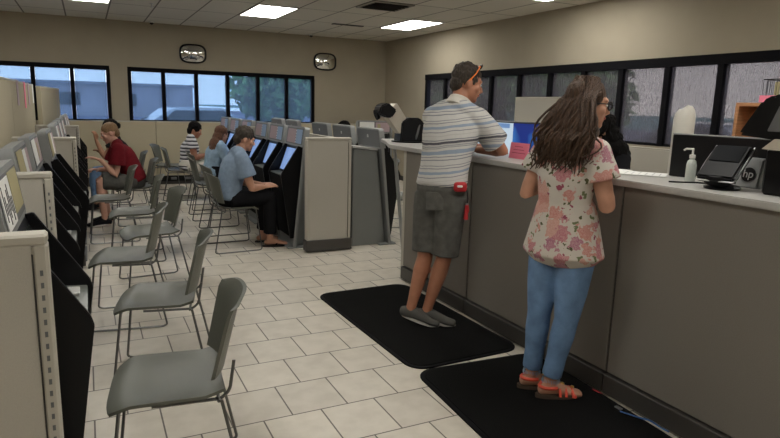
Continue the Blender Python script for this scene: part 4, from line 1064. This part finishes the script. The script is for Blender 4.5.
# staff member behind the counter, long black hair
J = dict(P=(3.55, 3.34, .86), ha=-100, sa=-100, C=(3.46, 3.32, 1.17), H=(3.38, 3.33, 1.36), hf=(-.8, .35, -.45),
         ER=(3.42, 3.52, .98), WR=(3.24, 3.48, 1.03), EL=(3.42, 3.14, .98), WL=(3.24, 3.16, 1.03), KR=(3.60, 3.44, .48), KL=(3.60, 3.24, .48), AR=(3.60, 3.44, .09), AL=(3.60, 3.24, .09), tR=(-1, 0, 0), tL=(-1, 0, 0))
st, J = person('person', 'staff member in black with long bushy black hair behind the counter', J, M_skin_brown, .92, fem=True, voxel=.007, k=.9)
shirt(st, J, M_blackcloth, .02, 1.9, name='black_jacket', low=0)
trousers(st, J, M_blackcloth, .93, .01)
hair_cap(st, J, M_hair_bk, c=(.0, -.03, .05), r=(.108, .12, .11), amp=.022, fr=45, extra=[((.02, -.06, -.10), (.13, .10, .16)), ((-.04, -.06, -.2), (.12, .09, .12))])
shoe(st, J, M_blackcloth, M_black, .9)
# visitor hidden behind the middle kiosks: only the top of the head shows
J = seated(3.40, 8.00, -90, .47, .98, lean=10, feet=0, hfz=-.2)
hv, J = person('person', 'dark haired visitor behind the middle kiosks, only the top of the head showing', J, M_skin_brown, .98, voxel=.008)
shirt(hv, J, M_blackcloth, .018, .6); trousers(hv, J, M_blackcloth, .93, .012)
hair_cap(hv, J, M_hair_bk); shoe(hv, J, M_blackcloth, M_black, .98)
dup(ch0, (3.40, 8.0, 0), PI, 'grey plastic chair under the dark haired visitor behind the middle kiosks')

# ================================================================== THINGS ON THE COUNTER
CT = 1.170
# customer monitor
mo = thing('monitor', 'black monitor on the counter showing a web page and a blue desktop', 'monitor', (3.0, 3.85, .96), rad(4))
MB().b2(-.012, .022, -.32, .32, .105, .455, .006).obj('case', M_black, mo)
b = MB().b2(-.0145, -.012, -.305, -.02, .125, .44); b.mi = 1; b.b2(-.0145, -.012, -.02, .305, .125, .44)
b.mi = 2; b.b2(-.0155, -.0145, .02, .29, .40, .435)
b.mi = 1; b.b2(-.0152, -.0145, .02, .29, .14, .40); b.mi = 3; b.b2(-.0162, -.0152, .08, .12, .32, .375)
b.mi = 2; b.b2(-.0162, -.0152, .14, .19, .32, .375)
b.obj('screen', [M_scr_win, M_scr_web, M_scr_hdr, M_scr_red], mo, smooth=False)
MB().b2(0, .03, -.03, .03, .01, .2).b2(-.06, .12, -.11, .11, 0, .012, .004).obj('stand', M_black, mo)
# small second device left of it
mo = thing('tablet', 'small black framed tablet beside the monitor, half hidden by the man', 'tablet', (2.72, 3.93, CT), rad(8))
MB().box((0, 0, .115), (.014, .26, .19), Matrix.Rotation(rad(12), 3, 'Y'), .005).obj('case', M_black, mo)
MB().box((-.0085, 0, .115), (.002, .235, .165), Matrix.Rotation(rad(12), 3, 'Y')).obj('screen', M_scr_web, mo, smooth=False)
MB().prism([(0.0, .0), (.09, .0), (.01, .10)], -.05, .05, 'y').obj('stand', M_black, mo)
# pink notice
pn = thing('pink_notice', 'pink paper notice with printed lines standing on the counter', 'notice', (2.66, 3.33, CT), rad(-2))
MB().box((0, 0, .055), (.003, .21, .11), Matrix.Rotation(rad(8), 3, 'Y')).obj('sheet', M_pink, pn, smooth=False)
b = MB()
for k in range(3): b.box((-.0035, 0, .04+k*.022), (.001, .15-.03*k, .004), Matrix.Rotation(rad(8), 3, 'Y'))
b.obj('printed_line', mat('faded_ink', (.45, .06, .12), .7), pn, smooth=False)
MB().prism([(.002, 0), (.05, 0), (.01, .08)], -.04, .04, 'y').obj('stand', M_paper, pn, smooth=False)
# papers
for k, (x, y, rz, l) in enumerate(((2.72, 2.62, .35, 'white paper sheet on the counter beside the woman, lowest of the loose sheets'), (2.69, 2.50, -.2, 'white paper sheet on the counter, crossing the others near the woman'), (2.73, 2.36, .6, 'white paper sheet on the counter, nearest the card terminal'))):
    t = thing('paper_sheet', l, 'paper', (x, y, CT+.0005+k*.0016), rz, 'loose papers on the counter')
    MB().b2(-.105, .105, -.14, .14, 0, .0012).obj('sheet', M_paper, t, smooth=False)
    b = MB()
    for q in range(6): b.b2(-.08, .06+.02*(q % 2), -.11+q*.035, -.106+q*.035, .0012, .00135)
    b.obj('printed_line', mat('grey_ink', (.35, .35, .37), .7), t, smooth=False)
# soap / sanitizer bottle
so = thing('sanitizer_bottle', 'hand sanitizer bottle with white pump, behind the card terminal', 'bottle', (2.70, 2.02, CT))
MB().lathe([(0, 0), (.022, 0), (.024, .01), (.024, .085), (.019, .105), (.012, .112), (.012, .118)]).obj('bottle_body', mat('sanitizer_gel', (.52, .56, .53), .25), so)
MB().lathe([(.014, .118), (.014, .135), (.005, .137), (.005, .165), (0, .166)]).tube([(0.006, 0, .163), (-.01, .03, .163), (-.012, .042, .155)], .005, 8).obj('pump', M_white, so)
# big black panel (display back) with hp badge
bp_ = thing('display_back', 'wide black display seen from behind with silver top edge on the counter', 'monitor', (2.86, 2.02, CT), 0)
MB().b2(-.012, .012, -.30, .245, .0, .225, .004).obj('case', M_black, bp_)
MB().b2(-.013, .013, -.301, .246, .225, .232, .002).obj('silver_edge', M_kpost, bp_)
hp = thing('device_foot', 'grey computer foot with a round hp badge behind the card terminal', 'computer stand', (2.79, 1.765, CT), 0)
MB().prism([(-.035, 0), (.03, 0), (.03, .14), (-.005, .14)], -.055, .055, 'y', .006).obj('foot', M_kpost, hp)
nv = V((-.14, 0, .03)).normalized(); upv = V((.03, 0, .14)).normalized(); rgt = upv.cross(nv)
Mh = Matrix((rgt, upv, nv)).transposed()
Mq = Matrix.Translation(V((-.0235, .0, .062))+nv*.0015) @ Mh.to_4x4()
lg = MB().lathe([(0, 0), (.034, 0), (.034, .002), (0, .002)], V((-.0235, .0, .062)), 30, M=Mh).obj('badge', M_black, hp)
text('badge_text', 'hp', .052, Matrix.Translation(V((-.0235, .0, .062))+nv*.003) @ Mh.to_4x4() @ Matrix.Shear('XY', 4, (.2, 0)) if False else Matrix.Translation(V((-.0235, .0, .064))+nv*.003) @ Mh.to_4x4(), M_klight, lg, .0008)
# card terminal
te = thing('card_terminal', 'black card payment terminal tilted on a swivel stand on the counter', 'card terminal', (2.60, 1.775, CT), rad(12))
MB().lathe([(0, 0), (.075, 0), (.078, .008), (.07, .016), (.03, .022), (.022, .05)], n=24).obj('base', M_black, te)
Rt = Matrix.Rotation(rad(-38), 3, 'Y'); tcn = V((0, 0, .115))
bd_ = MB().prism([(-.115, -.020), (.10, -.030), (.118, .004), (.105, .022), (-.11, .018)], -.082, .082, 'y', .008)
bmesh.ops.transform(bd_.bm, matrix=Matrix.Translation(tcn) @ Rt.to_4x4(), verts=bd_.bm.verts[:]); bd_.obj('terminal_body', M_gloss, te)
MB().box(tcn+Rt@V((.046, 0, .0225)), (.105, .130, .003), Rt).obj('display', mat('terminal_display', (.012, .013, .015), .85), te, smooth=False)
MB().lathe([(0, .016), (.055, .016), (.066, .006), (.066, -.03), (0, -.035)], tcn+Rt@V((-.060, 0, 0)), 24, sx=.95, sy=1.15, M=Rt).obj('palm_cover', M_gloss, te)
b = MB()
for sg in (-1, 1): b.tube([tcn+Rt@V((-.115, sg*.083, -.002)), tcn+Rt@V((0, sg*.086, .003)), tcn+Rt@V((.117, sg*.083, .004))], .004, 6)
b.tube([tcn+Rt@V((-.117, -.08, -.002)), tcn+Rt@V((-.117, .08, -.002))], .004, 6)
b.obj('silver_trim', M_metal, te)
MB().tube([(0, 0, .02), (0, -.01, .06), (0, -.01, .095)], [.035, .028, .035], 12).obj('swivel', M_black, te)
tag(MB().tube([(2.70, 1.635, CT+.135), (2.70, 1.615, CT+.125), (2.70, 1.605, CT+.07), (2.70, 1.61, CT+.02), (2.72, 1.625, CT+.006)], .0055, 8, rad_=.02).obj('data_cable', M_green), 'bright green cable curling beside the card terminal', 'cable')
tag(MB().tube([(2.56, 2.03, CT+.004), (2.60, 2.0, CT+.004), (2.68, 1.95, CT+.004), (2.72, 1.90, CT+.004)], .004, 6, rad_=.02).obj('pen', M_black), 'thin black pen lying left of the card terminal', 'pen')

def camera_station(loc, rz, label):
    t = thing('vision_tester', label, 'vision tester', loc, rz, 'black and beige vision testers')
    MB().prism([(-.13, 0), (.13, 0), (.12, .19), (.06, .235), (-.06, .235), (-.12, .17)], -.10, .10, 'x', .01).obj('base_box', M_black, t)
    MB().lathe([(0, 0), (.16, 0), (.16, .012), (0, .014)], (0, .02, 0), 24).obj('foot', M_black, t)
    MB().prism([(.0, .13), (.10, .05), (.28, .26), (.17, .37)], -.085, .085, 'x', .008).obj('slanted_arm', M_beigepl, t)
    MB().prism([(.17, .30), (.26, .37), (.33, .34), (.35, .26), (.28, .23), (.22, .23)], -.10, .10, 'x', .012).obj('viewer_head', M_black, t)
    MB().lathe([(.02, 0), (.045, .0), (.05, .03), (.02, .03)], (0, .325, .26), 16, M=Matrix.Rotation(rad(-110), 3, 'X')).obj('eyepiece', M_blackmat, t)
    MB().tube([(-.08, -.02, .0), (-.11, -.04, .10), (-.09, -.06, .17), (-.06, -.12, .14)], .012, 8).obj('handset', M_khead, t)
    return t
camera_station((2.80, 5.18, CT), rad(82), 'black and beige vision tester at the far left end of the counter')
# right edge device: black hooded machine with beige lower flank
dv = thing('camera_machine', 'large black hooded machine with a beige flank cut by the right edge', 'machine', (2.70, 1.36, CT), 0)
MB().b2(-.10, .16, -.30, .24, 0, .20, .012).obj('base_box', M_black, dv)
MB().prism([(.25, .195), (.10, .19), (-.05, .02), (-.30, .02), (-.30, .215), (.20, .24)], -.115, -.10, 'x', .002).obj('beige_flank', M_beigepl, dv)
MB().prism([(.38, .25), (.29, .40), (.24, .425), (-.30, .44), (-.30, .23), (.22, .235)], -.10, .16, 'x', .014).obj('hood', M_black, dv)
MB().prism([(.24, .27), (.20, .38), (-.28, .39), (-.28, .27)], -.112, -.098, 'x', .004).obj('recess_panel', M_khead, dv)
for k in range(2): MB().tube([(-.115, .10-.12*k, .285), (-.125, .02-.12*k, .285)], .008, 8).obj('knob', M_metal, dv)
# wooden shelf box and wire basket behind
ws_ = thing('wooden_shelf', 'brown wooden shelf box behind the black machine', 'shelf', (3.42, 2.02, .96), 0)
MB().b2(-.14, .14, -.22, .20, .595, .615, .002).obj('top_board', M_wood, ws_)
for y in (.19, -.21): MB().b2(-.14, .14, y-.01, y+.01, 0, .595).obj('side_board', M_wood, ws_, smooth=False)
MB().b2(.12, .14, -.20, .18, 0, .595).obj('back_board', M_wood, ws_, smooth=False)
MB().b2(-.13, .12, -.20, .18, .28, .295).obj('shelf_board', M_wood, ws_, smooth=False)
wb_ = thing('wire_basket', 'black wire basket with pink band on the wooden shelf', 'basket', (3.36, 1.98, .96+.615), 0)
b = MB()
for z in (.006, .125): b.tube([(-.06, -.13, z), (.06, -.13, z), (.06, .11, z), (-.06, .11, z), (-.06, -.13, z)], .003, 6)
for k in range(11):
    for x in (-.06, .06): b.tube([(x, -.13+k*.024, .004), (x, -.13+k*.024, .125)], .0016, 5)
for k in range(5):
    for y in (-.13, .11): b.tube([(-.06+k*.03, y, .004), (-.06+k*.03, y, .125)], .0016, 5)
b.obj('wires', M_black, wb_)
MB().b2(-.066, -.064, -.13, .12, .004, .04).obj('pink_band', M_pink, wb_, smooth=False)
for k in range(6):
    tag(MB().b2(3.32, 3.40, 1.88+k*.028, 1.90+k*.028, 1.585, 1.585+.085+.008*(k % 3)).obj('card_stack', [M_wood, M_paper, M_yell][k % 3], smooth=False), 'upright cards in the wire basket, batch %s from the right' % ['first', 'second', 'third', 'fourth', 'fifth', 'sixth'][k], 'cards', 'cards in the wire basket')
# air purifier tower
ap = thing('tower_fan', 'white tower fan with slanted round top behind the counter', 'fan', (3.50, 2.71, .96), 0)
b = MB(); rings = []
for z, r in ((0, .074), (.02, .072), (.3, .066), (.52, .066), (.56, .058), (.585, .040), (.592, .012)):
    rings.append([b.bm.verts.new((r*math.cos(a), r*math.sin(a), z+(.012*math.cos(a+.6) if z > .45 else 0))) for a in [2*math.pi*i/24 for i in range(24)]])
b.skin(rings); b.obj('tower_body', mat('warm_white', (.62, .60, .54), .5), ap)
b = MB()
b.box((-.055, .0, .47), (.006, .03, .05), None, .002); b.obj('control_panel', M_kgrey, ap)
MB().ell((-.005, .0, .575), (.028, .028, .006), None, 14).obj('top_button', M_bluep, ap)
b = MB()
for k in range(7): b.box((-.0575, 0, .10+k*.03), (.003, .05, .008))
b.obj('grille', M_kgrey, ap, smooth=False)

# small debris by the kick plate
tag(MB().tube([(2.33, 1.98, .018), (2.36, 1.90, .02), (2.37, 1.83, .035), (2.385, 1.78, .018), (2.39, 1.74, .018)], .004, 6, rad_=.02).obj('loose_cable', M_bluec), 'short blue cable loop on the mat by the kick plate', 'cable')
tag(MB().tube([(2.405, 2.17, .004), (2.395, 2.21, .012), (2.400, 2.24, .004)], .006, 6, rad_=.01).obj('red_tie', M_red), 'small red tie at the counter foot below the panel seam', 'tie')
tag(MB().b2(2.34, 2.36, 1.99, 2.03, .0145, .022, .002).obj('paper_scrap', M_metal), 'tiny pale clip on the mat by the kick plate', 'clip')
